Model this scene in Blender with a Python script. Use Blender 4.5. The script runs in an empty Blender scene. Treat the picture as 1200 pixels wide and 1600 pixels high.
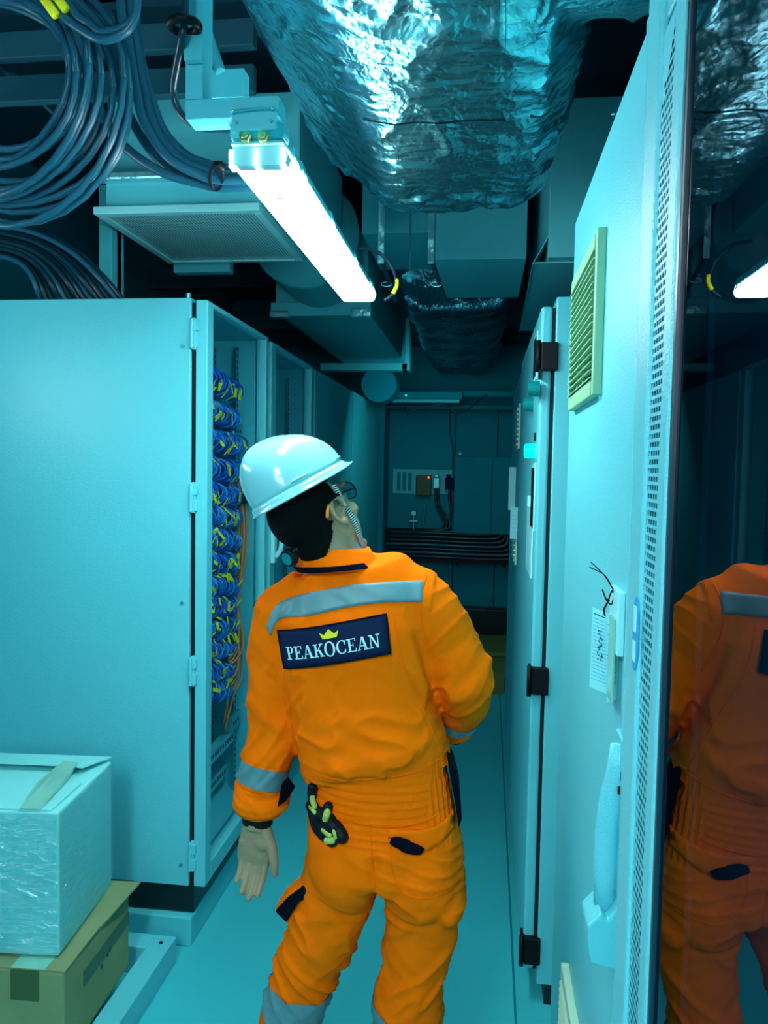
import bpy, bmesh, math, random
import numpy as np
from mathutils import Vector, Matrix, noise
from mathutils.bvhtree import BVHTree
random.seed(7); np.random.seed(7); noise.seed_set(3)
SC = bpy.context.scene; COL = SC.collection
# ---------------------------------------------------------------- camera, world, lights, exposure
CAMZ, FPX = 1.6, 1200.0
YAW, PITCH, ROLL = 0.127275, 0.056423, 0.018
def cam_axes():
    cy, sy = math.cos(YAW), math.sin(YAW)
    f = Vector((-sy*math.cos(PITCH), cy*math.cos(PITCH), -math.sin(PITCH)))
    r = Vector((cy, sy, 0)); u = r.cross(f); c, s = math.cos(ROLL), math.sin(ROLL)
    return c*r+s*u, -s*r+c*u, f
CR, CU, CF = cam_axes()
cam = bpy.data.cameras.new('camera'); co = bpy.data.objects.new('camera', cam); COL.objects.link(co)
m = Matrix((CR, CU, -CF)).transposed().to_4x4(); m.translation = (0, 0, CAMZ); co.matrix_world = m
cam.sensor_fit = 'VERTICAL'; cam.sensor_height = 32.0; cam.lens = 32.0*FPX/1600; cam.clip_start = 0.02
SC.camera = co
SC.view_settings.view_transform = 'Standard'; SC.view_settings.look = 'None'
SC.view_settings.gamma = 1; SC.view_settings.use_curve_mapping = False
SC.view_settings.exposure = 0.08
w = bpy.data.worlds.new('world'); SC.world = w; w.use_nodes = True
w.node_tree.nodes['Background'].inputs[0].default_value = (0.02, 0.25, 0.35, 1)
w.node_tree.nodes['Background'].inputs[1].default_value = 0.05
LAMP_STRENGTH = 50.0
LAMP_COLOR = (0.86, 1.0, 0.99)
def area(name, loc, size, rot, power, color=LAMP_COLOR):
    l = bpy.data.lights.new(name, 'AREA'); l.shape = 'RECTANGLE'; l.size, l.size_y = size
    l.energy = power; l.color = color
    o = bpy.data.objects.new(name, l); COL.objects.link(o); o.location = loc; o.rotation_euler = rot
    return o
# a second fluorescent fitting of the same row, behind the photographer
area('rear_tube_light', (-0.45, -0.75, 2.3), (0.14, 1.2), (0, 0, 0), 42)
area('rear_upward_fill', (-0.45, -0.75, 2.32), (0.14, 1.2), (math.pi, 0, 0), 55)  # added upward fill to brighten the ceiling and ducts
# added fill behind the camera, aimed forward to lift the upper parts
area('corridor_start_fill', (-0.45, -2.45, 2.0), (1.0, .6), (math.radians(97), 0, 0), 20)
# added cyan fill, tilted at the far wall to brighten the back
area('far_end_fill', (-0.3, 5.1, 2.2), (0.12, 1.0), (math.radians(50), 0, 0), 5.0, (0.2, 0.95, 1.0))
# added unseen fill from the left, for diffuser underside and foil flank
area('left_side_fill', (-1.85, 1.35, 1.85), (.25, 1.1), (0, math.radians(-105), 0), 8)

def at(px, py, **k):
    """point of the photograph's sight line on a plane x=, y= or z= of the room"""
    d = (px-600)/FPX*CR-(py-800)/FPX*CU+CF
    a, v = list(k.items())[0]; i = 'xyz'.index(a); o = Vector((0, 0, CAMZ))
    return o+(v-o[i])/d[i]*d
# ---------------------------------------------------------------- materials
def mat(name, col, rough=.5, metal=0., bump=None, var=0., spec=.4, coat=0., vscale=3., emit=None):
    m = bpy.data.materials.new(name); m.use_nodes = True
    nt = m.node_tree; N = nt.nodes; L = nt.links; b = N['Principled BSDF']
    b.inputs['Base Color'].default_value = (*col, 1); b.inputs['Roughness'].default_value = rough
    b.inputs['Metallic'].default_value = metal; b.inputs['Specular IOR Level'].default_value = spec
    b.inputs['Coat Weight'].default_value = coat
    tc = N.new('ShaderNodeTexCoord')
    if var:
        n = N.new('ShaderNodeTexNoise'); n.inputs['Scale'].default_value = vscale; n.inputs['Detail'].default_value = 5
        L.new(tc.outputs['Object'], n.inputs['Vector'])
        r = N.new('ShaderNodeValToRGB'); r.color_ramp.elements[0].position = .3; r.color_ramp.elements[1].position = .7
        r.color_ramp.elements[0].color = (*[c*(1-var) for c in col], 1)
        r.color_ramp.elements[1].color = (*[min(1, c*(1+var*.6)) for c in col], 1)
        L.new(n.outputs['Fac'], r.inputs['Fac']); L.new(r.outputs['Color'], b.inputs['Base Color'])
    if bump:
        for i, (sc, st) in enumerate(bump if isinstance(bump, list) else [bump]):
            n = N.new('ShaderNodeTexNoise'); n.inputs['Scale'].default_value = sc; n.inputs['Detail'].default_value = 3
            L.new(tc.outputs['Object'], n.inputs['Vector'])
            bp = N.new('ShaderNodeBump'); bp.inputs['Strength'].default_value = st; bp.inputs['Distance'].default_value = .01
            L.new(n.outputs['Fac'], bp.inputs['Height'])
            if i: L.new(last.outputs[0], bp.inputs['Normal'])
            last = bp
        L.new(last.outputs[0], b.inputs['Normal'])
    if emit:
        b.inputs['Emission Color'].default_value = (*emit[0], 1); b.inputs['Emission Strength'].default_value = emit[1]
    return m
def foil_mat(name, col, rough, k=1.0, metal=1.0):
    m = mat(name, col, rough, metal); nt = m.node_tree; N = nt.nodes; L = nt.links; b = N['Principled BSDF']
    tc = N.new('ShaderNodeTexCoord'); prev = None
    wn = N.new('ShaderNodeTexNoise'); wn.inputs['Scale'].default_value = 3.5; wn.inputs['Detail'].default_value = 3
    wm = N.new('ShaderNodeMix'); wm.data_type = 'VECTOR'; wm.inputs['Factor'].default_value = .12
    L.new(tc.outputs['Object'], wn.inputs['Vector']); L.new(tc.outputs['Object'], wm.inputs[4]); L.new(wn.outputs['Color'], wm.inputs[5])
    for sc, ht, ax in ((6, .016*k, (1, .7, 1)), (17, .0045*k, (1, 1.8, 1)), (44, .0013*k, (1.8, 1, 1)), (120, .00035*k, (1, 1, 1))):
        mp = N.new('ShaderNodeMapping'); mp.inputs['Scale'].default_value = ax; mp.inputs['Rotation'].default_value = (.3*sc, .2, .7*sc)
        n = N.new('ShaderNodeTexVoronoi'); n.feature = 'F1'; n.distance = 'MANHATTAN' if sc > 10 else 'EUCLIDEAN'; n.inputs['Scale'].default_value = sc; n.inputs['Randomness'].default_value = 1
        L.new(wm.outputs[1], mp.inputs[0]); L.new(mp.outputs[0], n.inputs['Vector'])
        bp = N.new('ShaderNodeBump'); bp.inputs['Strength'].default_value = 1; bp.inputs['Distance'].default_value = ht
        L.new(n.outputs['Distance'], bp.inputs['Height'])
        if prev: L.new(prev.outputs[0], bp.inputs['Normal'])
        prev = bp
    L.new(prev.outputs[0], b.inputs['Normal'])
    return m
def glass_mat(name, tint, ior, rough=0.0, both=False, refl=(.62, .9, .95)):
    m = bpy.data.materials.new(name); m.use_nodes = True; nt = m.node_tree; N = nt.nodes; L = nt.links
    N.remove(N['Principled BSDF']); out = N['Material Output']
    fr = N.new('ShaderNodeFresnel'); fr.inputs[0].default_value = ior
    t = N.new('ShaderNodeBsdfTransparent'); t.inputs[0].default_value = (*tint, 1)
    g = N.new('ShaderNodeBsdfGlossy'); g.inputs['Roughness'].default_value = rough; g.inputs['Color'].default_value = (*refl, 1)
    mx = N.new('ShaderNodeMixShader')
    ge = N.new('ShaderNodeNewGeometry'); mm = N.new('ShaderNodeMath'); mm.operation = 'SUBTRACT'; mm.use_clamp = True
    L.new(fr.outputs[0], mm.inputs[0]); L.new(ge.outputs['Backfacing'], mm.inputs[1]); L.new(mm.outputs[0], mx.inputs[0]); L.new(t.outputs[0], mx.inputs[1]); L.new(g.outputs[0], mx.inputs[2])
    if both:
        nt.links.remove(mx.inputs[0].links[0]); mx.inputs[0].default_value = .24
        tc = N.new('ShaderNodeTexCoord'); mp = N.new('ShaderNodeMapping'); mp.inputs['Scale'].default_value = (9, 9, 28); mp.inputs['Rotation'].default_value = (.5, .4, 0)
        n = N.new('ShaderNodeTexNoise'); n.inputs['Scale'].default_value = 1.6; n.inputs['Detail'].default_value = 5; n.inputs['Distortion'].default_value = 1.2
        bp = N.new('ShaderNodeBump'); bp.inputs['Strength'].default_value = 1; bp.inputs['Distance'].default_value = .03
        L.new(tc.outputs['Object'], mp.inputs[0]); L.new(mp.outputs[0], n.inputs['Vector']); L.new(n.outputs['Fac'], bp.inputs['Height']); L.new(bp.outputs[0], g.inputs['Normal'])
    L.new(mx.outputs[0], out.inputs[0]); return m
M = dict(
 paint=mat('cabinet_paint', (.10, .61, .71), .42, bump=[(160, .10)], var=.05, vscale=1.5),
 paint_g=mat('textured_paint', (.13, .64, .75), .38, bump=[(300, .22)], var=.04, vscale=2),
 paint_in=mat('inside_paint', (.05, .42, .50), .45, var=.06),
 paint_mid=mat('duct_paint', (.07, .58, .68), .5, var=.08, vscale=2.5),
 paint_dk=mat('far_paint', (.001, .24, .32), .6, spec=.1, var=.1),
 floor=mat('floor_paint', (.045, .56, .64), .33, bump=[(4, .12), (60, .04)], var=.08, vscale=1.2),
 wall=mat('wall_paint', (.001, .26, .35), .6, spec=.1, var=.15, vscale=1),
 rail_dk=mat('ladder_paint', (.004, .075, .115), .6),
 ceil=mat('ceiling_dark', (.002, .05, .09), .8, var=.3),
 black=mat('black_plastic', (.001, .004, .007), .5, spec=.2),
 dark=mat('dark_gap', (.001, .010, .015), .8),
 plinth=mat('black_plinth', (.001, .014, .018), .4),
 steel=mat('galvanised_steel', (.12, .50, .58), .35, .7, var=.1, vscale=20),
 zinc=mat('bright_zinc', (.3, .75, .8), .25, 1),
 foil=foil_mat('aluminium_foil', (.24, .80, .92), .25, .5),
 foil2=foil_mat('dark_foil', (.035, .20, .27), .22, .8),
 tape=foil_mat('foil_tape', (.28, .8, .88), .34, .8, .75),
 cable=mat('grey_blue_cable', (.012, .105, .175), .33, var=.1),
 cable_dk=mat('dark_cable', (.003, .035, .06), .32),
 tie=mat('black_tie', (.001, .004, .008), .5, spec=.2),
 blue=mat('blue_patch_cord', (.006, .17, .75), .35, var=.2, vscale=40),
 blue2=mat('pale_blue_cord', (.02, .36, .90), .35),
 yellow=mat('yellow_tag', (.95, .85, .012), .5),
 orange_c=mat('orange_cable', (.85, .26, .09), .4),
 beige=mat('beige_plastic', (.22, .50, .32), .5),
 cream=mat('cream_plastic', (.50, .78, .60), .5),
 white=mat('white_plastic', (.30, .84, .90), .4),
 card=mat('brown_cardboard', (.19, .29, .14), .8, bump=[(90, .08)], var=.12, vscale=6),
 card_dk=mat('dim_cardboard', (.17, .20, .06), .8, var=.12),
 ctape=mat('parcel_tape', (.20, .56, .46), .25, var=.15, vscale=12),
 btape=mat('brown_tape', (.05, .10, .03), .3),
 wbox=mat('white_carton', (.22, .78, .80), .6, bump=[(20, .1)], var=.07, vscale=5),
 blueprint=mat('blue_sticker', (.01, .36, .72), .4),
 paper=mat('paper_card', (.30, .85, .92), .6),
 ink=mat('blue_black_ink', (.002, .05, .09), .6),
 brass=mat('brass', (.42, .48, .20), .3, .8),
 green=mat('green_lens', (.0, .55, .36), .25, emit=((0, 1, .55), 1.2)),
 greend=mat('green_knob', (.0, .22, .24), .3),
 red=mat('red_led', (.6, .02, .02), .3, emit=((1, .05, .03), 8)),
 olive=mat('olive_device', (.04, .09, .025), .5),
 navy=mat('navy_cloth', (.0006, .003, .010), .9, spec=.08, bump=[(700, .1)]),
 badge=mat('navy_badge', (.001, .013, .055), .75, spec=.15, bump=[(600, .1)]),
 thread=mat('white_thread', (.42, .86, .92), .6),
 crown=mat('yellow_thread', (.72, .70, .01), .6),
 reflect=mat('reflective_tape', (.10, .26, .30), .45, bump=[(250, .06)], var=.05),
 skin=mat('skin', (.30, .25, .15), .5, bump=[(120, .1)], var=.12, vscale=25),
 hair=mat('short_black_hair', (.0008, .004, .004), .9, spec=.1, bump=[(500, .6)]),
 helmet=mat('white_helmet_shell', (.23, .66, .74), .16, spec=.6, coat=.4),
 glasses=glass_mat('spectacle_lens', (.5, .8, .9), 2.2, .05),
 glove_y=mat('glove_yellow_green', (.38, .55, .12), .7, bump=[(300, .2)]),
 pane=glass_mat('clear_pane', (.85, .98, 1.), 1.3, .22),
 pane_dk=glass_mat('smoked_pane', (.12, .36, .42), 1.45, refl=(.85, .72, .80)),
 wrap=glass_mat('stretch_wrap', (.85, .97, .98), 1.5, .16, True),
 orange_tip=mat('orange_tip', (.8, .25, .03), .4),
)
def suit_mat():
    m = mat('orange_cotton', (.98, .165, .0002), .85, spec=.06); nt = m.node_tree; N = nt.nodes; L = nt.links; b = N['Principled BSDF']
    b.inputs['Sheen Weight'].default_value = .0; b.inputs['Sheen Tint'].default_value = (1, .5, .1, 1)
    tc = N.new('ShaderNodeTexCoord')
    a = N.new('ShaderNodeTexNoise'); a.inputs['Scale'].default_value = 18; a.inputs['Detail'].default_value = 3; a.inputs['Distortion'].default_value = .6
    L.new(tc.outputs['Object'], a.inputs['Vector'])
    b1 = N.new('ShaderNodeBump'); b1.inputs['Strength'].default_value = .35; b1.inputs['Distance'].default_value = .006; L.new(a.outputs['Fac'], b1.inputs['Height'])
    v = N.new('ShaderNodeTexNoise'); v.inputs['Scale'].default_value = 900; L.new(tc.outputs['Object'], v.inputs['Vector'])
    b2 = N.new('ShaderNodeBump'); b2.inputs['Strength'].default_value = .12; b2.inputs['Distance'].default_value = .001
    L.new(v.outputs['Fac'], b2.inputs['Height']); L.new(b1.outputs[0], b2.inputs['Normal']); L.new(b2.outputs[0], b.inputs['Normal'])
    return m
M['suit'] = suit_mat()
def stripe_mat():
    m = mat('striped_webbing', (.4, .6, .6), .6); nt = m.node_tree; N = nt.nodes; L = nt.links; b = N['Principled BSDF']
    uv = N.new('ShaderNodeUVMap'); w = N.new('ShaderNodeTexWave'); w.bands_direction = 'X'; w.inputs['Scale'].default_value = .75
    L.new(uv.outputs[0], w.inputs['Vector']); r = N.new('ShaderNodeValToRGB'); r.color_ramp.interpolation = 'CONSTANT'
    r.color_ramp.elements[0].color = (.004, .015, .03, 1); r.color_ramp.elements[1].color = (.38, .72, .72, 1); r.color_ramp.elements[1].position = .5
    L.new(w.outputs['Fac'], r.inputs['Fac']); L.new(r.outputs['Color'], b.inputs['Base Color']); return m
M['stripe'] = stripe_mat()
# ---------------------------------------------------------------- mesh helpers
def link(name, me, mt, parent=None, smooth=False):
    o = bpy.data.objects.new(name, me); COL.objects.link(o)
    if mt is not None: me.materials.clear(); me.materials.append(M[mt] if isinstance(mt, str) else mt)
    if parent is not None:
        o.parent = parent; o.matrix_parent_inverse = parent.matrix_basis.inverted()
    if smooth:
        me.polygons.foreach_set('use_smooth', [True]*len(me.polygons))
    return o
def bev(o, w=.003, seg=2):
    b = o.modifiers.new('bevel', 'BEVEL'); b.width = w; b.segments = seg; b.limit_method = 'ANGLE'; b.angle_limit = .6
    return o
def smooth_pts(pts, n=6):
    pts = [Vector(p) for p in pts]
    if len(pts) < 3: return pts
    P = [2*pts[0]-pts[1]]+pts+[2*pts[-1]-pts[-2]]; out = []
    for i in range(1, len(P)-2):
        a, b, c, d = P[i-1:i+3]
        for k in range(n):
            t = k/n; out.append(.5*((2*b)+(c-a)*t+(2*a-5*b+4*c-d)*t*t+(3*b-a-3*c+d)*t**3))
    out.append(pts[-1]); return out
class MB:
    def __init__(s): s.v = []; s.f = []; s.cut = []
    def add(s, vs, fs):
        s.cut.append((len(s.v), len(s.f))); n = len(s.v); s.v += [tuple(v) for v in vs]; s.f += [tuple(i+n for i in f) for f in fs]; return s
    def box(s, x0, x1, y0, y1, z0, z1, M4=None):
        vs = [Vector((x, y, z)) for z in (z0, z1) for y in (y0, y1) for x in (x0, x1)]
        if M4 is not None: vs = [M4@v for v in vs]
        return s.add(vs, [(0, 2, 3, 1), (4, 5, 7, 6), (0, 1, 5, 4), (2, 6, 7, 3), (0, 4, 6, 2), (1, 3, 7, 5)])
    def prism(s, poly, a, b):
        """poly: list of points at one end; a, b vectors offsets"""
        n = len(poly); vs = [Vector(p)+Vector(a) for p in poly]+[Vector(p)+Vector(b) for p in poly]
        return s.add(vs, [tuple(range(n-1, -1, -1)), tuple(range(n, 2*n))]+[(i, (i+1) % n, n+(i+1) % n, n+i) for i in range(n)])
    def tube(s, pts, r, seg=8, sm=6, cap=True):
        pts = smooth_pts(pts, sm) if sm > 1 else [Vector(p) for p in pts]
        n = len(pts); rr = r if isinstance(r, (list, tuple)) else None
        t0 = (pts[1]-pts[0]).normalized(); up = Vector((0, 0, 1)) if abs(t0.z) < .9 else Vector((1, 0, 0))
        a = t0.cross(up).normalized(); vs = []
        for i, p in enumerate(pts):
            t = (pts[min(i+1, n-1)]-pts[max(i-1, 0)])
            t = t.normalized() if t.length > 1e-9 else t0
            a = (a-t*a.dot(t)).normalized(); b = t.cross(a)
            if rr: u = i/(n-1)*(len(rr)-1); j = min(int(u), len(rr)-2); R = rr[j]+(rr[j+1]-rr[j])*(u-j)
            else: R = r
            vs += [p+R*(math.cos(q)*a+math.sin(q)*b) for q in [2*math.pi*k/seg for k in range(seg)]]
        fs = [(i*seg+k, i*seg+(k+1) % seg, (i+1)*seg+(k+1) % seg, (i+1)*seg+k) for i in range(n-1) for k in range(seg)]
        if cap: fs += [tuple(range(seg-1, -1, -1)), tuple(range((n-1)*seg, n*seg))]
        return s.add(vs, fs)
    def cyl(s, p0, p1, r, seg=16, r1=None): return s.tube([p0, p1], [r, r if r1 is None else r1], seg, 1)
    def ball(s, c, r, M4=None, nu=20, nv=12):
        r = r if hasattr(r, '__len__') else (r, r, r); c = Vector(c); vs = []
        for j in range(nv+1):
            th = math.pi*(j/nv); 
            for i in range(nu):
                ph = 2*math.pi*i/nu; v = Vector((r[0]*math.sin(th)*math.cos(ph), r[1]*math.sin(th)*math.sin(ph), r[2]*math.cos(th)))
                if M4 is not None: v = M4.to_3x3()@v
                vs.append(c+v)
        return s.add(vs, [(j*nu+i, (j+1)*nu+i, (j+1)*nu+(i+1) % nu, j*nu+(i+1) % nu) for j in range(nv) for i in range(nu)])
    def loft(s, st, lat=(1, 0, 0), seg=28, cap=True, e=2.0):
        """st: (center, half width along lat, half depth)"""
        n = len(st); vs = []
        for i, q in enumerate(st):
            c, a, b = Vector(q[0]), float(q[1]), float(q[2])
            t = (Vector(st[min(i+1, n-1)][0])-Vector(st[max(i-1, 0)][0])).normalized()
            u = Vector(q[3] if len(q) > 3 else lat); u = (u-t*u.dot(t)).normalized(); v = t.cross(u)
            for k in range(seg):
                th = 2*math.pi*k/seg; cc, ss = math.cos(th), math.sin(th)
                vs.append(c+a*math.copysign(abs(cc)**(2/e), cc)*u+b*math.copysign(abs(ss)**(2/e), ss)*v)
        fs = [(i*seg+k, i*seg+(k+1) % seg, (i+1)*seg+(k+1) % seg, (i+1)*seg+k) for i in range(n-1) for k in range(seg)]
        if cap: fs += [tuple(range(seg-1, -1, -1)), tuple(range((n-1)*seg, n*seg))]
        return s.add(vs, fs)
    def mesh(s, name='mesh'):
        me = bpy.data.meshes.new(name); me.from_pydata(s.v, [], s.f); me.update(); return me
    def build(s, name, mt, parent=None, smooth=False, fix=True):
        me = s.mesh(name)
        if fix:
            bm = bmesh.new(); bm.from_mesh(me); bmesh.ops.recalc_face_normals(bm, faces=bm.faces); bm.to_mesh(me); bm.free()
        return link(name, me, mt, parent, smooth)
def tag(o, label=None, cat=None, group=None, kind=None):
    if label: o['label'] = label
    if cat: o['category'] = cat
    if group: o['group'] = group
    if kind: o['kind'] = kind
    return o
def thing(name, label, cat, loc=(0, 0, 0), group=None):
    o = bpy.data.objects.new(name, None); COL.objects.link(o); o.location = loc
    o.empty_display_size = .1
    return tag(o, label, cat, group)
def part(name, mt, parent, fn, b=0, smooth=False):
    mb = MB(); fn(mb); o = mb.build(name, mt, parent, smooth)
    if b: bev(o, b)
    return o
def each(name, mt, parent, fn, b=0, smooth=False):
    """like part, but every piece becomes an object of its own"""
    mb = MB(); fn(mb); cuts = mb.cut+[(len(mb.v), len(mb.f))]; out = []
    for (v0, f0), (v1, f1) in zip(cuts, cuts[1:]):
        q = MB(); q.v = mb.v[v0:v1]; q.f = [tuple(i-v0 for i in f) for f in mb.f[f0:f1]]
        o = q.build(name, mt, parent, smooth); out.append(o)
        if b: bev(o, b)
    return out
def box(name, mt, parent, x0, x1, y0, y1, z0, z1, b=0):
    mb = MB(); mb.box(x0, x1, y0, y1, z0, z1); o = mb.build(name, mt, parent)
    if b: bev(o, b)
    return o
def dup(o, parent, loc=None, name=None):
    c = o.copy(); COL.objects.link(c); c.parent = parent
    if parent is not None: c.matrix_parent_inverse = parent.matrix_basis.inverted()
    if loc is not None: c.location = loc
    return c
def remesh(mb, voxel, smooth_it=0):
    me = mb.mesh('tmp'); bm = bmesh.new(); bm.from_mesh(me); bmesh.ops.remove_doubles(bm, verts=bm.verts, dist=1e-6)
    bmesh.ops.recalc_face_normals(bm, faces=bm.faces); bm.to_mesh(me); bm.free()
    o = bpy.data.objects.new('tmp', me); COL.objects.link(o)
    r = o.modifiers.new('r', 'REMESH'); r.mode = 'VOXEL'; r.voxel_size = voxel
    if smooth_it:
        s = o.modifiers.new('s', 'SMOOTH'); s.factor = .5; s.iterations = smooth_it
    dg = bpy.context.evaluated_depsgraph_get(); dg.update()
    out = bpy.data.meshes.new_from_object(o.evaluated_get(dg))
    bpy.data.objects.remove(o); return out
def displace(me, fn):
    n = len(me.vertices); co = np.empty(n*3); no = np.empty(n*3)
    me.vertices.foreach_get('co', co); me.vertices.foreach_get('normal', no)
    co = co.reshape(-1, 3); no = no.reshape(-1, 3)
    d = fn(co, no); co += no*d[:, None]; me.vertices.foreach_set('co', co.ravel()); me.update()
def nz(p, s): return noise.noise(Vector((p[0]*s[0], p[1]*s[1], p[2]*s[2])))
exec_parts = []
# ================================================================ THE SETTING
fl = box('floor', 'floor', None, -2.3, 1.5, -2.6, 6.95, -.1, 0); tag(fl, kind='structure')
for i, (xa, ya, xb, yb) in enumerate(((.10, 1.6, .10, 5.4), (.30, -2.5, .30, 5.4))):
    pass
sm = MB(); p0, p1 = at(783, 1130, z=0), at(806, 1600, z=0)
d = (p1-p0).normalized(); n_ = Vector((-d.y, d.x, 0))*.0035
pa, pb = p0-d*1.0, p1+d*3
sm.add([pa-n_+Vector((0, 0, .0012)), pb-n_+Vector((0, 0, .0012)), pb+n_+Vector((0, 0, .0012)), pa+n_+Vector((0, 0, .0012)),
        pa-n_-Vector((0, 0, .01)), pb-n_-Vector((0, 0, .01)), pb+n_-Vector((0, 0, .01)), pa+n_-Vector((0, 0, .01))],
       [(0, 1, 2, 3), (4, 7, 6, 5), (0, 4, 5, 1), (1, 5, 6, 2), (2, 6, 7, 3), (3, 7, 4, 0)])
sm.build('floor_seam', 'paint_dk', fl)
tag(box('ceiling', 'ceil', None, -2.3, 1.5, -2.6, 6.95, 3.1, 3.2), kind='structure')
tag(box('wall_left', 'wall', None, -2.4, -2.3, -2.6, 6.95, 0, 3.1), kind='structure')
tag(box('wall_right', 'wall', None, 1.5, 1.6, -2.6, 6.95, 0, 3.1), kind='structure')
tag(box('wall_front', 'wall', None, -2.3, 1.5, -2.7, -2.6, 0, 3.1), kind='structure')
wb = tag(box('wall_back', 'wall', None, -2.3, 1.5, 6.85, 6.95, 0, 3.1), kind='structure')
for x in (-.25, .12): box('wall_joint', 'dark', wb, x-.004, x+.004, 6.845, 6.852, .4, 2.16)
tag(box('baseboard_back', 'plinth', None, -.93, 1.0, 6.70, 6.85, 0, .39, .01), kind='structure')
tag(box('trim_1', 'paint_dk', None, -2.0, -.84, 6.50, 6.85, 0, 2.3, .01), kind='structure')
# ================================================================ LEFT CABINET ROW
def hinge(parent, x, y, z, side=1, mt='paint', s=1.0):
    t = MB()
    for dz in (-.026, .026): t.box(x-.004, x+.022*s, y-.012, y+.02, z+dz-.017, z+dz+.017)
    t.box(x+.002, x+.016*s, y-.009, y+.016, z-.05, z+.05)
    t.cyl((x+.003, y-.012, z-.047), (x+.003, y-.012, z+.047), .006, 10)
    return bev(t.build('hinge', mt, parent), .002)
def open_cab(lbl, y0, y1, ztop, xd=-.94, glass=True, group=None, zbot=.198):
    r = thing('equipment_cabinet', lbl, 'cabinet', (-1.3, (y0+y1)/2, .11), group)
    X0 = -1.72
    box('side_panel', 'paint', r, X0, xd, y0, y0+.018, zbot, ztop, .004)
    box('side_panel', 'paint', r, X0, xd, y1-.018, y1, zbot, ztop, .004)
    box('top_panel', 'paint', r, X0, xd, y0+.018, y1-.018, ztop-.02, ztop)
    box('bottom_panel', 'paint', r, X0, xd, y0+.018, y1-.018, zbot, zbot+.05)
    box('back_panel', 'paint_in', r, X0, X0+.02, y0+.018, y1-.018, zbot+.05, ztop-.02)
    box('plinth', 'plinth', r, X0, xd+.015, y0+.01, y1, .102, zbot, .004)
    return r
def glass_door(r, y0, y1, ztop, zbot=.195, x0=-.925, x1=-.885, stile=.055):
    d = part('door', 'paint', r, lambda t: (t.box(x0, x1, y0, y0+stile, zbot, ztop), t.box(x0, x1, y1-stile*.6, y1, zbot, ztop),
             t.box(x0, x1, y0+stile, y1-stile*.6, ztop-.016, ztop), t.box(x0, x1, y0+stile, y1-stile*.6, zbot, zbot+.06)), .004)
    box('glass_pane', 'pane', d, x0+.012, x0+.018, y0+stile, y1-stile*.6, zbot+.06, ztop-.016)
    return d
c1 = open_cab('tall pale cabinet nearest on the left, glass door showing blue cable coils', 2.385, 3.11, 2.134)
d1 = glass_door(c1, 2.392, 3.095, 2.128)
for z in (2.02, 1.495, .925, .30): hinge(d1, -.937, 2.392, z)
for z in (1.98, 1.15, .27): part('screw', 'steel', c1, lambda t: t.cyl((-.965, 2.387, z), (-.965, 2.381, z), .006, 12))
scr = MB()
scr.cyl((-.952, 2.40, 2.134), (-.952, 2.40, 2.15), .009, 10); scr.build('top_bolt', 'zinc', c1)
part('door_seal', 'dark', c1, lambda t: t.box(-.942, -.924, 2.400, 2.412, .2, 2.12))
# rails and mounting bars inside the first cabinet
def rail(r, x, y, z0, z1, wd=.03):
    t = MB(); t.box(x-.002, x+.002, y-wd/2, y+wd/2, z0, z1); t.box(x-.02, x, y+wd/2-.003, y+wd/2, z0, z1)
    o = t.build('mounting_rail', 'steel', r)
    h = MB(); z = z0+.03
    while z < z1: h.box(x+.0018, x+.0032, y-.005, y+.005, z, z+.012); z += .025
    tag(h.build('rail_hole', 'dark', r), kind='stuff')
    return o
rail(c1, -1.0, 3.04, .26, 2.08); rail(c1, -1.10, 3.055, .26, 2.08, .02); rail(c1, -1.02, 2.47, .26, 2.08)
for z in (1.74, 1.30, .55):
    t = MB(); t.box(-1.03, -.985, 2.96, 3.07, z-.035, z+.035); o = bev(t.build('mounting_bracket', 'steel', c1), .003)
    for k in range(3): box('bolt_hole', 'dark', o, -.986, -.9835, 2.98+.03*k-.006, 2.98+.03*k+.006, z-.006, z+.006)
for z, x in ((.46, -1.0), (.30, -1.04)):
    t = MB(); t.box(x-.03, x, 2.44, 3.06, z, z+.05); t.build('slotted_rail', 'paint', c1)
    h = MB(); y = 2.47
    while y < 3.04: h.box(x-.002, x+.0015, y, y+.014, z+.018, z+.034); y += .028
    tag(h.build('rail_slot', 'dark', c1), kind='stuff')
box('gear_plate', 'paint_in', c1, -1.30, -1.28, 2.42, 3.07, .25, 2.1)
box('cross_bar', 'paint_in', c1, -1.28, -1.0, 2.42, 3.07, .80, .83)
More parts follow.
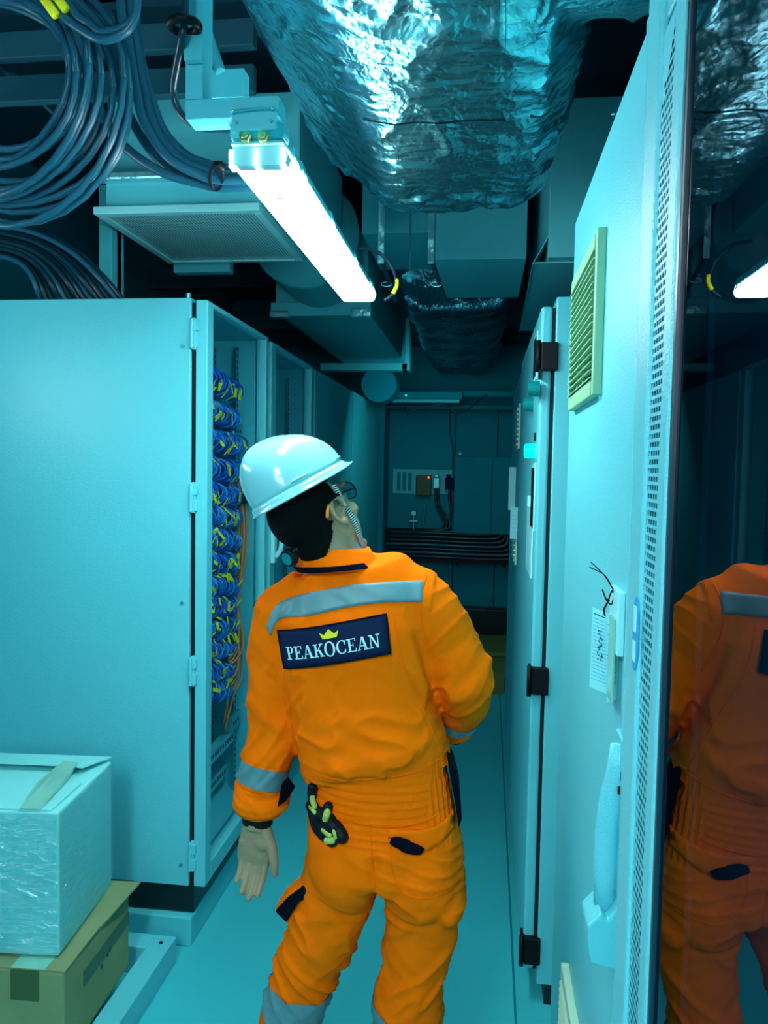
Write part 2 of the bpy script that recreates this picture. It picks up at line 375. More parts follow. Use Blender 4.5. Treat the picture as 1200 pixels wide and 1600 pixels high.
# blue coils, one thing for each row of coiled patch cords
tagm = None
CY0, CY1 = 2.47, 2.87
zz = [1.915, 1.805, 1.705, 1.605, 1.508, 1.430, 1.350, 1.262, 1.178, 1.095, 1.018, .945, .868, .80]
ends = [.10, .10, .16, .12, .10, .10, .09, .09, .08, .07, .05, .04, .0, -.05]
words = ['topmost', 'second from top', 'third from top', 'fourth from top', 'fifth from top', 'sixth from top', 'seventh from top', 'eighth from top', 'ninth from top', 'tenth from top', 'eleventh from top', 'third from bottom', 'second from bottom', 'lowest']
extra = ['fullest and with many yellow tags', 'loosely fanned at its far end', 'bulging farthest right', 'with a stray end loop', 'split by a gap in the middle', 'thin and sagging', 'tightly wound', 'with few tags', 'beside the orange cables', 'half hidden by its yellow tags', 'leaning on the orange cables', 'small and dark', 'short and slanting', 'smallest of them']
for i, z in enumerate(zz):
    rnd = random.Random(i); yE = 2.88+ends[i]*.7
    r = thing('cable_coil', f'bundle of coiled blue cords in the glass cabinet, {words[i]}, {extra[i]}'[:200].replace('bundle of coiled blue cords in the glass cabinet', 'coiled blue cords in glass cabinet'), 'cable coil', (-1.0, 2.6, z), 'blue coils in the first cabinet')
    ca, cb = MB(), MB()
    n = 34
    for k in range(n):
        yy = CY0+(yE-CY0)*k/(n-1)+rnd.uniform(-.006, .006)
        rx, rz = rnd.uniform(.036, .054), rnd.uniform(.030, .043); tl = rnd.uniform(-.03, .03); ph = rnd.uniform(0, 6.28)
        cz = z-.03*(k/n)+.02*rnd.random()-.012*i*(k/n)*.35
        pts = [(-1.0+rx*math.cos(a+ph)+.004*rnd.random(), yy+tl*math.sin(a)+.0, cz+rz*math.sin(a+ph)) for a in [2*math.pi*q/12 for q in range(13)]]
        (cb if rnd.random() < .25 else ca).tube(pts, .0040, 5, 1)
    if i in (2, 3, 4):   # stray loop at the far end
        ca.tube([(-.98, yE-.02, z+.02), (-.96, yE+.05, z), (-.96, yE+.06, z-.06), (-.98, yE+.02, z-.09), (-1.0, yE-.05, z-.08)], .004, 6)
    ca.build('cord', 'blue', r, True, False)['kind'] = 'stuff'; tag(cb.build('pale_cord', 'blue2', r, True, False), kind='stuff')
    core = MB(); core.tube([(-1.005, CY0, z), (-1.005, (CY0+yE)/2, z-.01), (-1.005, yE-.01, z-.03)], .026, 8); core.build('coil_core', 'cable_dk', r)
    for k in range(16):
        if tagm is None:
            t = MB(); t.box(-.0012, .0012, -.006, .006, -.019, .019); tagm = t.build('cord_tag', 'yellow', r); o = tagm
        else: o = dup(tagm, r)
        a = rnd.uniform(-1.0, 1.2)
        yy = rnd.uniform(CY0, yE)
        o.location = (-1.0+.055*math.cos(a), yy, z-.03*(yy-CY0)/.4+.044*math.sin(a)); o.rotation_euler = (rnd.uniform(-1.3, 1.3), -a+rnd.uniform(-.3, .3), rnd.uniform(-.5, .5))
        o.scale = (1, rnd.uniform(.8, 1.2), rnd.uniform(.7, 1.2))
r = thing('orange_cable_bundle', 'bundle of orange cables hanging beside the blue coils in the glass cabinet', 'cable')
for k in range(11):
    rnd = random.Random(40+k); dx, dy = rnd.uniform(-.02, .02), rnd.uniform(-.02, .02); t = MB()
    e = rnd.uniform(.75, .98)
    t.tube([(-.98+dx*.5, 2.98+dy*.4, 1.56), (-.955+dx, 3.0+dy, 1.40), (-.955+dx, 2.99+dy, 1.25), (-.96, 2.96+dy*.5, 1.05+.03*dy), (-.95+dx, 2.95+dy*2, e), (-.96, 2.88+dy*2, e-.06), (-.98+dx, 2.86, e-.2 if k < 3 else e-.02)], .0042, 6)
    t.build('cable', 'orange_c', r, True)
part('cable_clamp', 'tie', r, lambda t: t.box(-.99, -.93, 2.955, 3.02, 1.45, 1.49), .004)
c2 = open_cab('pale glass-door cabinet just behind the one with blue coils', 3.125, 3.95, 2.125)
d2 = glass_door(c2, 3.14, 3.94, 2.12, stile=.075)
part('handle', 'white', d2, lambda t: (t.box(-.886, -.868, 3.155, 3.195, 1.19, 1.42), t.tube([(-.868, 3.175, 1.395), (-.845, 3.175, 1.36), (-.845, 3.175, 1.26), (-.868, 3.175, 1.215)], .011, 10)), .003)
box('gear_plate', 'paint_in', c2, -1.15, -1.13, 3.15, 3.93, .25, 2.1)
rail(c2, -1.0, 3.86, .26, 2.05); rail(c2, -1.0, 3.24, .26, 2.05)
for z in (1.93, 1.66, 1.25):
    t = MB(); t.box(-1.13, -1.06, 3.45, 3.68, z-.035, z+.035); o = bev(t.build('terminal_block', 'steel', c2), .004)
    for k in range(4): box('bolt_hole', 'dark', o, -1.061, -1.058, 3.475+.05*k, 3.49+.05*k, z-.008, z+.008)
c3 = open_cab('third cabinet on the left with a plain closed door', 3.965, 5.14, 2.12)
dd = box('door', 'paint_mid', c3, -.925, -.885, 3.985, 5.13, .2, 2.115, .004); hinge(dd, -.937, 3.985, 2.0); hinge(dd, -.937, 3.985, .3)
c4 = open_cab('farthest cabinet on the left, plain door beside the dark pillar', 5.155, 6.45, 2.13)
box('door', 'paint_mid', c4, -.925, -.885, 5.17, 6.43, .2, 2.12, .004)
k = box('cabinet_kerb', 'paint_mid', None, -1.75, -.925, 2.37, 6.48, 0, .10, .006)
tag(k, 'raised pale steel kerb running under the left cabinets', 'kerb')
fr = thing('channel_frame', 'low pale steel channel frame on the floor under the cardboard box', 'frame')
zt, zb = .088, 0
part('side_channel', 'paint', fr, lambda t: (t.box(-1.012, -.94, .9, 2.285, .012, zt), t.box(-.975, -.94, .9, 2.285, 0, .02)), .003)
part('end_channel', 'paint', fr, lambda t: t.box(-1.75, -1.012, 2.215, 2.285, 0, zt), .003)
part('bolt_hole', 'dark', fr, lambda t: t.cyl((-.975, 2.245, zt-.002), (-.975, 2.245, zt+.0015), .007, 12))
# boxes on the frame
def rotz(c, a): return Matrix.Translation(Vector(c))@Matrix.Rotation(a, 4, 'Z')
RB = rotz((-1.01, 1.74, 0), math.radians(2)); 
cb = thing('cardboard_box', 'brown cardboard box with creased flaps under the white carton', 'box', (-1.3, 1.9, .088))
t = MB(); t.box(-.56, 0, 0, .385, .088, .322, RB); bev(t.build('carton', 'card', cb), .004)
t = MB(); t.prism([RB@Vector(p) for p in ((-.56, .002, .322), (.002, .002, .322), (.004, .19, .326), (-.56, .19, .326))], (0, 0, 0), (0, 0, .005)); t.build('flap', 'card', cb)
t = MB(); t.prism([RB@Vector(p) for p in ((-.56, .196, .322), (.004, .196, .322), (.03, .40, .338), (-.56, .39, .326))], (0, 0, 0), (0, 0, .005)); t.build('flap', 'card', cb)
t = MB(); t.box(-.14, -.065, -.0015, .002, .245, .3225, RB); t.box(-.0, .0015, .10, .38, .22, .26, RB); t.build('tape_end', 'btape', cb)
t = MB(); t.box(-.14, -.05, 0, .14, .3275, .329, RB); t.build('tape_strip', 'ctape', cb)
t = MB()
for a, b in ((.20, .20), (.235, .212), (.25, .218)): t.box(.001, .0022, a, a+.008, b, b+.012, RB)
t.build('ink_mark', 'ink', cb)
for o in list(COL.objects):
    pass
RW = rotz(at(92, 1380, y=1.78)*1.0, math.radians(4)); q = at(92, 1270, y=1.74); q2 = at(92, 1495, y=1.74)
WZ0, WZ1 = .334, .70
qq = at(92, 1495, z=WZ0); RW = rotz((qq.x, qq.y, 0), math.radians(5))
LB = .345
wbx = thing('white_carton_box', 'white carton in clear stretch wrap with torn tape on its lid, upper box', 'box', (qq.x-.2, qq.y+.2, WZ0))
WZ1 = at(92, 1270, y=qq.y).z
t = MB(); t.box(-.50, 0, 0, LB, WZ0, WZ1, RW); bev(t.build('carton', 'wbox', wbx), .006)
t = MB(); t.prism([RW@Vector(p) for p in ((-.50, .004, WZ1), (-.02, .004, WZ1), (-.015, .17, WZ1+.003), (-.50, .18, WZ1+.003))], (0, 0, 0), (0, 0, .004)); t.build('flap', 'wbox', wbx)
t = MB(); t.prism([RW@Vector(p) for p in ((-.50, .25, WZ1+.020), (-.10, .25, WZ1+.018), (-.04, .235, WZ1+.020), (.0, LB, WZ1+.010), (-.50, LB, WZ1+.010))], (0, 0, 0), (0, 0, .004)); t.build('flap', 'wbox', wbx)
t = MB(); t.prism([RW@Vector(p) for p in ((-.10, .0, WZ1+.006), (-.045, .0, WZ1+.006), (-.055, .18, WZ1+.012), (-.06, .25, WZ1+.030), (-.11, .27, WZ1+.026), (-.13, .15, WZ1+.010))], (0, 0, 0), (0, 0, .0015)); t.build('tape_strip', 'ctape', wbx)
def wrap_sheet(u0, u1, face):
    V, Fc = [], []; nu, nv = 40, 36
    for j in range(nv+1):
        for i in range(nu+1):
            u, v = i/nu, j/nv; z = WZ0+.002+(WZ1-WZ0-.004)*v
            q = .0035+.004*abs(noise.noise(Vector((u*3+v*4+face*7, v*11-u*6, face*3.))))
            p = Vector((-.5*(1-u), -q, z)) if face == 0 else Vector((q, LB*u, z))
            V.append(RW@p)
    for j in range(nv):
        for i in range(nu): a = j*(nu+1)+i; Fc.append((a, a+1, a+nu+2, a+nu+1))
    return V, Fc
t = MB(); t.add(*wrap_sheet(0, 1, 0)); t.add(*wrap_sheet(0, 1, 1)); t.build('stretch_wrap', 'wrap', wbx, True, False)
# ================================================================ RIGHT CABINETS
XR = .20
rc = thing('relay_cabinet', 'pale right-hand cabinet with cream vent grille and long door handle', 'cabinet', (.5, 1.5, 0))
YN, YF, ZT = 1.047, 1.885, 2.187
box('body', 'paint_g', rc, XR+.02, .95, .91, YF-.004, .05, ZT-.004, .004)
dr = box('door', 'paint_g', rc, XR, XR+.018, YN+.008, YF, .08, ZT, .006)
box('plinth', 'plinth', rc, XR+.03, .93, YN, YF-.02, 0, .05)
part('door_lip', 'paint_g', dr, lambda t: t.box(XR-.004, XR, YN+.008, YN+.02, .08, ZT), .002)
each('latch_strip', 'paint_g', dr, lambda t: (t.box(XR-.006, XR+.0, 1.33, 1.335, ZT-.0, ZT+.002), t.box(XR+.03, XR+.06, 1.45, 1.70, ZT-.004, ZT+.012)), .002)
def grille(parent, y0, y1, z0, z1, n, mt='beige'):
    g = thing_part('vent_grille', parent); 
    d = .016
    f = part('vent_frame', mt, g, lambda t: (t.box(XR-d, XR, y0, y0+.02, z0, z1), t.box(XR-d, XR, y1-.012, y1, z0, z1),
        t.box(XR-d, XR, y0+.035, y1-.012, z1-.025, z1), t.box(XR-d, XR, y0+.035, y1-.012, z0, z0+.03),
        t.box(XR-d+.001, XR-.003, (y0+y1)/2+.05, (y0+y1)/2+.054, z0, z1), t.box(XR-d+.001, XR-.003, (y0+y1)/2-.04, (y0+y1)/2-.036, z0, z1)), .002)
    box('vent_screen', 'dark', g, XR-.0015, XR-.0005, y0+.03, y1-.01, z0+.02, z1-.02)
    s0 = None
    for k in range(n):
        z = z0+.035+(z1-z0-.065)*k/(n-1)
        if s0 is None:
            t = MB(); t.prism([Vector((-d-.004, 0, -.0055)), Vector((-d-.004, 0, -.0035)), Vector((-.001, 0, .004)), Vector((-.001, 0, .002))], (0, y0+.02, 0), (0, y1-.012, 0))
            s0 = t.build('slat', mt, g); o = s0
        else: o = dup(s0, g)
        o.location = (XR, 0, z)
    return g
def thing_part(name, parent):
    e = bpy.data.objects.new(name, None); COL.objects.link(e); e.parent = parent; e.matrix_parent_inverse = parent.matrix_basis.inverted(); return e
grille(rc, 1.375, 1.765, 1.735, 2.02, 17)
zl = at(881, 1503, x=XR-.01); grille(rc, zl.y-.36, zl.y, zl.z-.28, zl.z, 16, 'cream')
# long swing handle near the free edge of the door
t = MB()
hb = [(.2, .985), (.2, .80), (.165, .83), (.147, .865), (.145, .905), (.162, .925), (.175, .96), (.18, .985)]
hh = thing_part('door_handle', rc)
def P2(px, py, y=1.02): return at(px, py, y=y)
t = MB(); poly = [P2(980, 1537, 1.0), P2(925, 1508), P2(920, 1490), P2(918, 1450), P2(940, 1428), P2(950, 1440), P2(968, 1418), P2(984, 1400, 1.0)]
poly = [Vector((p.x, 0, p.z)) for p in poly]; poly[0].x = XR; poly[-1].x = XR
t.prism(poly, (0, 1.022, 0), (0, 1.085, 0)); bev(t.build('handle_base', 'paint', hh), .004)
t = MB(); g = []
for px, py in ((984, 1165), (968, 1200), (955, 1250), (948, 1300), (946, 1360), (947, 1430)):
    p = P2(px, py, 1.05); g.append(((min(p.x, XR-.004), 1.053, p.z)))
t.loft([(Vector(q), .013 if i else .008, .016) for i, q in enumerate(g)], lat=(0, 1, 0), seg=14); t.build('grip', 'paint_g', hh, True)
box('handle_plate', 'paint', hh, XR-.008, XR+.001, 1.02, 1.085, poly[-1].z-.02, at(984, 1162, x=XR).z, .002)
part('lock_slot', 'dark', hh, lambda t: (t.box(g[1][0]-.004, g[1][0]+.012, 1.034, 1.0375, g[1][2]-.03, g[1][2]-.02), t.box(g[1][0]-.001, g[1][0]+.012, 1.034, 1.0375, g[1][2]-.012, g[1][2]-.0)))
# near tall cabinet with smoked glass door
nc = thing('glass_door_cabinet', 'tall cabinet at right edge, smoked glass door mirroring the person', 'cabinet', (.6, .3, 0))
X2 = .168
box('back_wall', 'paint_dk', nc, .99, 1.0, -1.05, 0.90, .06, 2.33)
box('side_panel', 'paint', nc, X2+.045, .99, 0.885, 0.90, .06, 2.33); box('side_panel', 'paint', nc, X2+.045, .99, -1.05, -1.035, .06, 2.33)
box('top_panel', 'paint', nc, X2+.045, .99, -1.035, 0.885, 2.31, 2.33); box('bottom_panel', 'paint_dk', nc, X2+.045, .99, -1.035, 0.885, .06, .08)
box('plinth', 'plinth', nc, X2+.05, .98, -1.03, .89, 0, .06)
nd = part('door_frame', 'paint_g', nc, lambda t: (t.box(X2, X2+.04, .840, 0.905, .08, 2.33), t.box(X2, X2+.04, .742, .775, .08, 2.33),
    t.box(X2+.006, X2+.04, .775, .840, 2.06, 2.33), t.box(X2, X2+.04, .775, .840, .08, .12), t.box(X2, X2+.04, -1.03, .742, 2.28, 2.33),
    t.box(X2, X2+.04, -1.03, .742, .08, .13), t.box(X2, X2+.04, -0.90, -.98, .13, 2.28)), .004)
box('glazing_bead', 'cable_dk', nc, X2+.002, X2+.03, .731, .742, .13, 2.28, .002)
box('glass_pane', 'pane_dk', nc, X2+.006, X2+.012, -.98, .731, .13, 2.28)
# perforated strip: rows of slots stamped right through
t = MB(); y0, y1 = .775, .840; rows = int((2.055-.12)/.0088); nc_ = 6; cw = (y1-y0)/nc_
for j in range(rows):
    z = .12+j*.0088
    top_cut = (int((z-1.975)/.0125)+1) if z > 1.975 else 0
    off = (j % 2)*cw*.5
    for i in range(nc_+1):
        ya = y0+i*cw-off; yb = ya+cw
        ya_, yb_ = max(ya, y0), min(yb, y1)
        if yb_-ya_ < 1e-4: continue
        hy0, hy1 = ya+cw*.12, ya+cw*.88
        solid = hy0 < y0 or hy1 > y1 or (y1-hy1) < top_cut*.0100
        if solid: t.add([(X2+.004, ya_, z), (X2+.004, yb_, z), (X2+.004, yb_, z+.0088), (X2+.004, ya_, z+.0088)], [(0, 1, 2, 3)])
        else:
            V = [(X2+.004, a, b) for b in (z, z+.0020, z+.0072, z+.0088) for a in (ya_, hy0, hy1, yb_)]
            t.add(V, [(a*4+b, a*4+b+1, a*4+b+5, a*4+b+4) for a in range(3) for b in range(3) if not (a == 1 and b == 1)])
tag(t.build('perforated_strip', 'paint_g', nc, False, False), kind='stuff')
box('strip_backing', 'paint_dk', nc, X2+.0075, X2+.038, .775, .840, .12, 2.06)
c = at(994, 990, x=X2)
t = MB(); t.prism([Vector((X2-.0014, c.y+.013*math.cos(a), c.z+.040*(abs(math.sin(a))**.7)*math.copysign(1, math.sin(a)))) for a in [2*math.pi*k/28 for k in range(28)]], (0, 0, 0), (.0016, 0, 0))
st = t.build('oval_sticker', 'blueprint', nd)
t = MB(); t.box(X2-.0022, X2-.0013, c.y-.006, c.y+.007, c.z+.002, c.z+.030)
for k in range(4): t.box(X2-.0022, X2-.0013, c.y-.006+.0035*k, c.y-.004+.0035*k, c.z-.030, c.z-.008)
t.build('sticker_text', 'paper', st)
# dim equipment behind the smoked glass
for yy in (.52, .30): 
    t = MB()
    for k in range(46): 
        z = .55+k*.03
        t.tube([(.45, yy-.06+.05*math.cos(a), z+.012*math.sin(a)) if False else (.42+.05*math.cos(a), yy+.06*math.sin(a), z+.01*math.sin(a*1.)) for a in [2*math.pi*q/10 for q in range(11)]], .005, 5, 1)
    tag(t.build('cable_loops', 'cable_dk', nc, True, False), kind='stuff')
for yy in (.72, .48, .2): box('mounting_rail', 'steel', nc, .34, .36, yy-.015, yy+.015, .1, 2.28)
t = MB(); t.box(.2, .22, 0, .05, 0, .1)
# inspection cards hanging from a holder on the door
cz = at(950, 950, x=XR)
hd = thing('card_holder', 'worn clear wallet fixed flat on the pale door behind the hanging cards', 'card holder', (XR-.003, 1.14, 1.38))
part('wallet', 'white', hd, lambda t: t.box(XR-.010, XR-.0005, 1.085, 1.16, 1.345, 1.435), .002)
part('backing_card', 'ctape', hd, lambda t: t.box(XR-.013, XR-.010, 1.10, 1.14, 1.275, 1.395), .001)
def card(name, lbl, a, b, c_, d_, lines, yk):
    r = thing(name, lbl, 'card', a, None)
    t = MB(); n = (b-a).cross(d_-a).normalized()*.0006
    t.prism([a, b, c_, d_], -n, n); t.build('card_sheet', 'paper', r)
    t = MB(); nn = n*2.2
    if nn.y > 0: nn = -nn
    for k in range(lines):
        v = .12+.8*k/lines; p = a.lerp(d_, v); q = b.lerp(c_, v); hgt = (d_-a)*.006
        t.prism([p.lerp(q, .06), p.lerp(q, .94), p.lerp(q, .94)+hgt, p.lerp(q, .06)+hgt], nn*.8, nn)
    t.build('ruled_line', 'blueprint', r)
    if yk:
        t = MB(); rr = random.Random(3)
        for k in range(8):
            v = .26+.05*k; u = .32+.03*k*.4; p = a.lerp(b, u).lerp(d_.lerp(c_, u), v)
            for s in range(4):
                p0_ = p+(b-a)*rr.uniform(0, .35)+(d_-a)*rr.uniform(-.015, .02); p1_ = p0_+(b-a)*rr.uniform(.03, .12)+(d_-a)*rr.uniform(-.03, .03)
                t.tube([p0_+nn, p1_+nn], .0006, 4, 1)
        p = a.lerp(d_, .06); t.prism([p.lerp(b.lerp(c_, .06), .1), p.lerp(b.lerp(c_, .06), .9), p.lerp(b.lerp(c_, .06), .9)+(d_-a)*.012, p.lerp(b.lerp(c_, .06), .1)+(d_-a)*.012], nn*.8, nn)
        t.build('handwriting', 'ink', r)
    return r
yc = 1.16
A, B, C_, D_ = at(926, 949, y=yc), at(948, 958, y=yc+.0), at(948, 1084, y=yc), at(921, 1073, y=yc)
card('inspection_card', 'pale ruled card with handwriting hanging left of the wallet', A, B, C_, D_, 18, True)
A, B, C_, D_ = at(948, 960, y=yc-.004), at(966, 952, y=yc-.03), at(966, 1092, y=yc-.03), at(948, 1098, y=yc-.004)
card('blank_card', 'second card turned sideways, shaded, between handwritten card and wallet', A, B, C_, D_, 7, False)
tw = thing('wire_tie', 'black wire ties looped through the cards, loose ends sticking up', 'wire')
t = MB(); P = lambda px, py, dy=0: at(px, py, y=1.13+dy)
t.tube([P(921, 886), P(944, 898), P(955, 915), P(960, 925)], .0009, 6); t.tube([P(923, 878), P(945, 900), P(963, 930), P(970, 934)], .0009, 6)
t.build('loose_end', 'tie', tw, True)
t = MB(); t.tube([P(941, 921), P(948, 938), P(955, 944), P(960, 932)], .0013, 6)
t.tube([P(970, 934), P(962, 942), P(962, 955), P(968, 962), P(975, 950), P(967, 945), P(957, 965)], .0015, 6)
t.tube([P(950, 940), P(944, 952), P(945, 962)], .0015, 6); t.tube([P(950, 940), P(955, 925), P(958, 923)], .0011, 6); t.ball(P(950, 938), .0028); t.ball(P(970, 934), .0028); t.ball(P(958, 924), .0025)
t.build('loop', 'tie', tw, True)
# second switch cabinet further down on the right
sc_ = thing('switch_cabinet', 'pale cabinet with black hinges and green indicators beyond the vented one', 'cabinet', (.5, 2.8, 0))
XS = .155; ys0, ys1 = 2.27, 3.42
box('body', 'paint', sc_, .197, .95, ys0, ys1-.01, .06, 2.10, .004)
ds = box('door', 'paint', sc_, XS, .188, ys0+.01, ys1, .1, 2.075, .008)
box('door_gap', 'dark', sc_, .186, .199, ys0+.012, ys1-.02, .1, 2.07)
box('plinth', 'plinth', sc_, .22, .93, ys0, ys1, 0, .06)
for z in (1.93, .985, .165):
    t = MB(); t.box(XS+.002, .205, ys0-.012, ys0+.012, z-.04, z+.04); t.box(XS-.008, XS+.006, ys0-.006, ys0+.045, z-.04, z+.04); bev(t.build('hinge', 'black', sc_), .003)
    t = MB(); t.cyl((XS-.006, ys0-.008, z-.045), (XS-.006, ys0-.008, z+.045), .007, 10); t.build('hinge_pin', 'black', sc_, True)
def px_on(px, py): p = at(px, py, x=XS); return p.y, p.z
for px, py, nm, mt_ in ((843, 608, 'selector_knob', 'greend'), (833, 632, 'selector_knob', 'greend'), (836, 705, 'indicator_lamp', 'green')):
    y, z = px_on(px, py); o = part(nm, mt_, sc_, lambda t: (t.cyl((XS-.03, y, z), (XS, y, z), .022, 18), t.cyl((XS-.033, y, z), (XS-.03, y, z), .017, 18)), 0)
    box('legend_plate', 'black', sc_, XS-.003, XS+.001, y-.022, y+.022, z+.03, z+.055)
for px, py, h_, w_ in ((838, 560, .06, .1), (834, 777, .09, .10)):
    y, z = px_on(px, py); o = box('display_window', 'paper', sc_, XS-.004, XS+.001, y-w_/2-.012, y+w_/2+.012, z-h_-.01, z+h_+.014); box('display_face', 'black', o, XS-.006, XS-.003, y-w_/2, y+w_/2, z-h_, z+h_)
y, z = px_on(828, 840); t = MB(); 
dh = thing('document_pouch', 'translucent document pouch taped low on the switch cabinet door', 'pouch', (XS, y, z)); part('pouch_sheet', 'white', dh, lambda t: t.box(XS-.006, XS-.0005, y-.17, y+.10, z-.11, z+.10), .002)
part('pouch_clip', 'white', dh, lambda t: t.box(XS-.012, XS, y-.02, y+.02, z+.10, z+.135), .003)
t = MB(); Y0, Z0 = px_on(826, 1320)
# last narrow cabinets of the right row
XV = .125
fc = thing('far_switch_cabinet', 'farthest right-hand cabinet with two small slotted vents on its door', 'cabinet', (.5, 4.2, 0))
box('body', 'paint_mid', fc, .20, .95, 3.43, 4.65, .05, 2.08, .004); dk = box('door', 'paint_mid', fc, .165, .198, 3.44, 4.64, .1, 2.06, .006)
for zc in (1.80, 1.28):
    g = thing_part('vent_grille', fc); box('vent_frame', 'cream', g, .150, .166, 3.47, 3.75, zc-.10, zc+.10, .002)
    s0 = None
    for k in range(8):
        z = zc-.08+.022*k
        if s0 is None: t = MB(); t.box(.144, .151, 3.485, 3.735, -.004, .004); s0 = t.build('slat', 'white', g); o = s0
        else: o = dup(s0, g)
        o.location = (0, 0, z)
part('door_handle', 'white', fc, lambda t: (t.box(.13, .166, 3.95, 4.0, 1.40, 1.62)), .004)
card('maintenance_card', 'white paper card hanging at the far right cabinets by the pouch', Vector((.125, 3.44, 1.44)), Vector((.163, 3.44, 1.44)), Vector((.163, 3.44, 1.30)), Vector((.125, 3.44, 1.30)), 6, False)
# ================================================================ BACK OF THE CORRIDOR
db = thing('distribution_box', 'grey two-door distribution box hung on the far wall', 'box', (.06, 6.8, 1.4))
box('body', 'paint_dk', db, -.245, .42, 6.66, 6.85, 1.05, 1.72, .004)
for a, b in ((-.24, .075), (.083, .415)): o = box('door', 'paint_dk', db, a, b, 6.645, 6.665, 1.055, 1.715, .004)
part('latch', 'white', db, lambda t: t.cyl((-.20, 6.64, 1.74), (-.20, 6.66, 1.74), .012, 12))
sk = thing('socket_panel', 'grey socket plate with relay, red light and two plugs on the far wall', 'panel', (-.5, 6.85, 1.5))
box('back_plate', 'paint_mid', sk, -.80, -.27, 6.83, 6.85, 1.38, 1.60, .003)
for x in (-.76, -.71, -.66): box('terminal_cover', 'wall', sk, x, x+.03, 6.815, 6.83, 1.41, 1.57)
rl = box('relay_unit', 'olive', sk, -.585, -.45, 6.76, 6.83, 1.37, 1.55, .006)
part('signal_light', 'red', sk, lambda t: t.ball((-.475, 6.752, 1.53), .007))
for x, mt_ in ((-.405, 'steel'), (-.30, 'badge')):
    part('plug', mt_, sk, lambda t: (t.box(x-.03, x+.03 if mt_ == 'steel' else x+.055, 6.74, 6.83, 1.43, 1.53), t.box(x-.02, x+.02, 6.75, 6.83, 1.53, 1.56)), .008)
for k, (x, e) in enumerate(((-.41, -.36), (-.39, -.33), (-.29, -.20), (-.27, -.30), (-.25, -.15))):
    cbl = MB(); cbl.tube([(x, 6.76, 1.44), (x+.01, 6.75, 1.30), (e+.02, 6.75, 1.18), (e, 6.74, 1.08), (e-.25, 6.74, 1.04)], .011, 8)
    tag(cbl.build('power_cable', 'cable_dk', None, True), f'thick dark cable dropping from the far wall plugs, {["first", "second", "third", "fourth", "fifth"][k]} from the left', 'cable', 'cables under the far plugs')
valve = thing('wall_valve', 'small pale valve on the pipes of the far wall left of the plugs', 'valve', (-.62, 6.8, 1.15))
part('valve_body', 'steel', valve, lambda t: (t.cyl((-.60, 6.78, 1.07), (-.60, 6.78, 1.22), .012, 10), t.cyl((-.64, 6.78, 1.14), (-.56, 6.78, 1.14), .014, 10), t.box(-.62, -.58, 6.76, 6.80, 1.19, 1.23), t.cyl((-.52, 6.78, 1.08), (-.50, 6.78, 1.3), .010, 8)), .002)
tray = thing('cable_tray', 'dark cable tray along the far wall below the boxes', 'cable tray', (-.3, 6.8, .85))
part('tray_rail', 'black', tray, lambda t: (t.box(-.84, .42, 6.62, 6.84, .80, .815), t.box(-.84, .42, 6.61, 6.622, .80, .83), t.box(-.84, .42, 6.835, 6.848, .80, 1.07)))
for x in (-.6, -.2, .2): box('tray_bracket', 'black', tray, x-.012, x+.012, 6.63, 6.84, .775, .80)
for k in range(7):
    z = .835+.035*k; t = MB(); 
    xe = .30-.025*k
    t.tube([(-.84, 6.70+.01*(k % 3), z), (-.5, 6.69, z+.004), (-.1, 6.70, z-.004), (xe-.08, 6.70, z), (xe-.01, 6.70, z+.03), (xe, 6.71, z+.09), (xe, 6.72, 1.05)], .014, 8)
    tag(t.build('tray_cable', 'cable' if k in (1, 3) else 'cable_dk', None, True), f'long cable lying in the far wall tray, {["lowest", "second lowest", "third lowest", "middle", "third highest", "second highest", "highest"][k]} of seven', 'cable', 'cables in the far tray')
tag(part('hanging_wire', 'cable_dk', None, lambda t: t.tube([(-.30, 6.80, 2.25), (-.30, 6.82, 1.95), (-.27, 6.82, 1.78), (-.265, 6.82, 1.55)], .007, 6), smooth=True), 'thin dark wire running down the far wall to the plugs', 'wire')
for nm, lb, y0, y1, z0, z1, x1, mt_ in (('flat_carton', 'flattened cardboard lying at the far end, on top and at the back', 5.95, 6.6, .16, .19, .45, 'card_dk'), ('shallow_carton', 'shallow cardboard box with a blue tape mark, on the floor at the far end', 5.49, 6.3, 0.0, .155, .45, 'card_dk')):
    q = thing(nm, lb, 'box', (.1, y0, z0)); box('carton', mt_, q, -.28, x1, y0, y1, z0, z1, .004)
    if z0 < .1:
        box('blue_mark', 'badge', q, .19, .23, y0-.0015, y0+.002, z0+.03, z0+.13)
        box('flap', 'card_dk', q, -.28, x1, y0-.004, y0+.28, z1, z1+.005)
# ================================================================ OVERHEAD
def prof_tag(o, l, c, g=None): return tag(o, l, c, g)
# foil-wrapped duct
def section(y, dz=0, sx=1.0):
    pts = [(.168, 3.02), (.172, 2.75), (.17, 2.50), (.155, 2.405), (.10, 2.362), (.0, 2.352), (-.12, 2.350), (-.24, 2.352), (-.292, 2.365), (-.37, 2.425), (-.47, 2.505), (-.515, 2.58), (-.52, 2.75), (-.52, 3.02)]
    cx = -.18
    return [Vector((cx+(x-cx)*sx, y, z+dz)) for x, z in pts]
t = MB(); rows = [(-1.4, 0, 1), (-.5, 0, 1), (.5, .004, 1), (1.2, 0, 1), (1.8, -.004, 1), (2.15, -.006, 1.0), (2.27, .0, .995), (2.33, .02, .98), (2.37, .06, .95), (2.385, .12, .9)]
n = len(section(0)); vs = []
for y, dz, sx in rows: vs += section(y, dz, sx)
fs = [(i*n+k, i*n+(k+1) % n, (i+1)*n+(k+1) % n, (i+1)*n+k) for i in range(len(rows)-1) for k in range(n)]+[tuple(range(n)), tuple(range((len(rows)-1)*n, len(rows)*n))]
t.add(vs, fs)
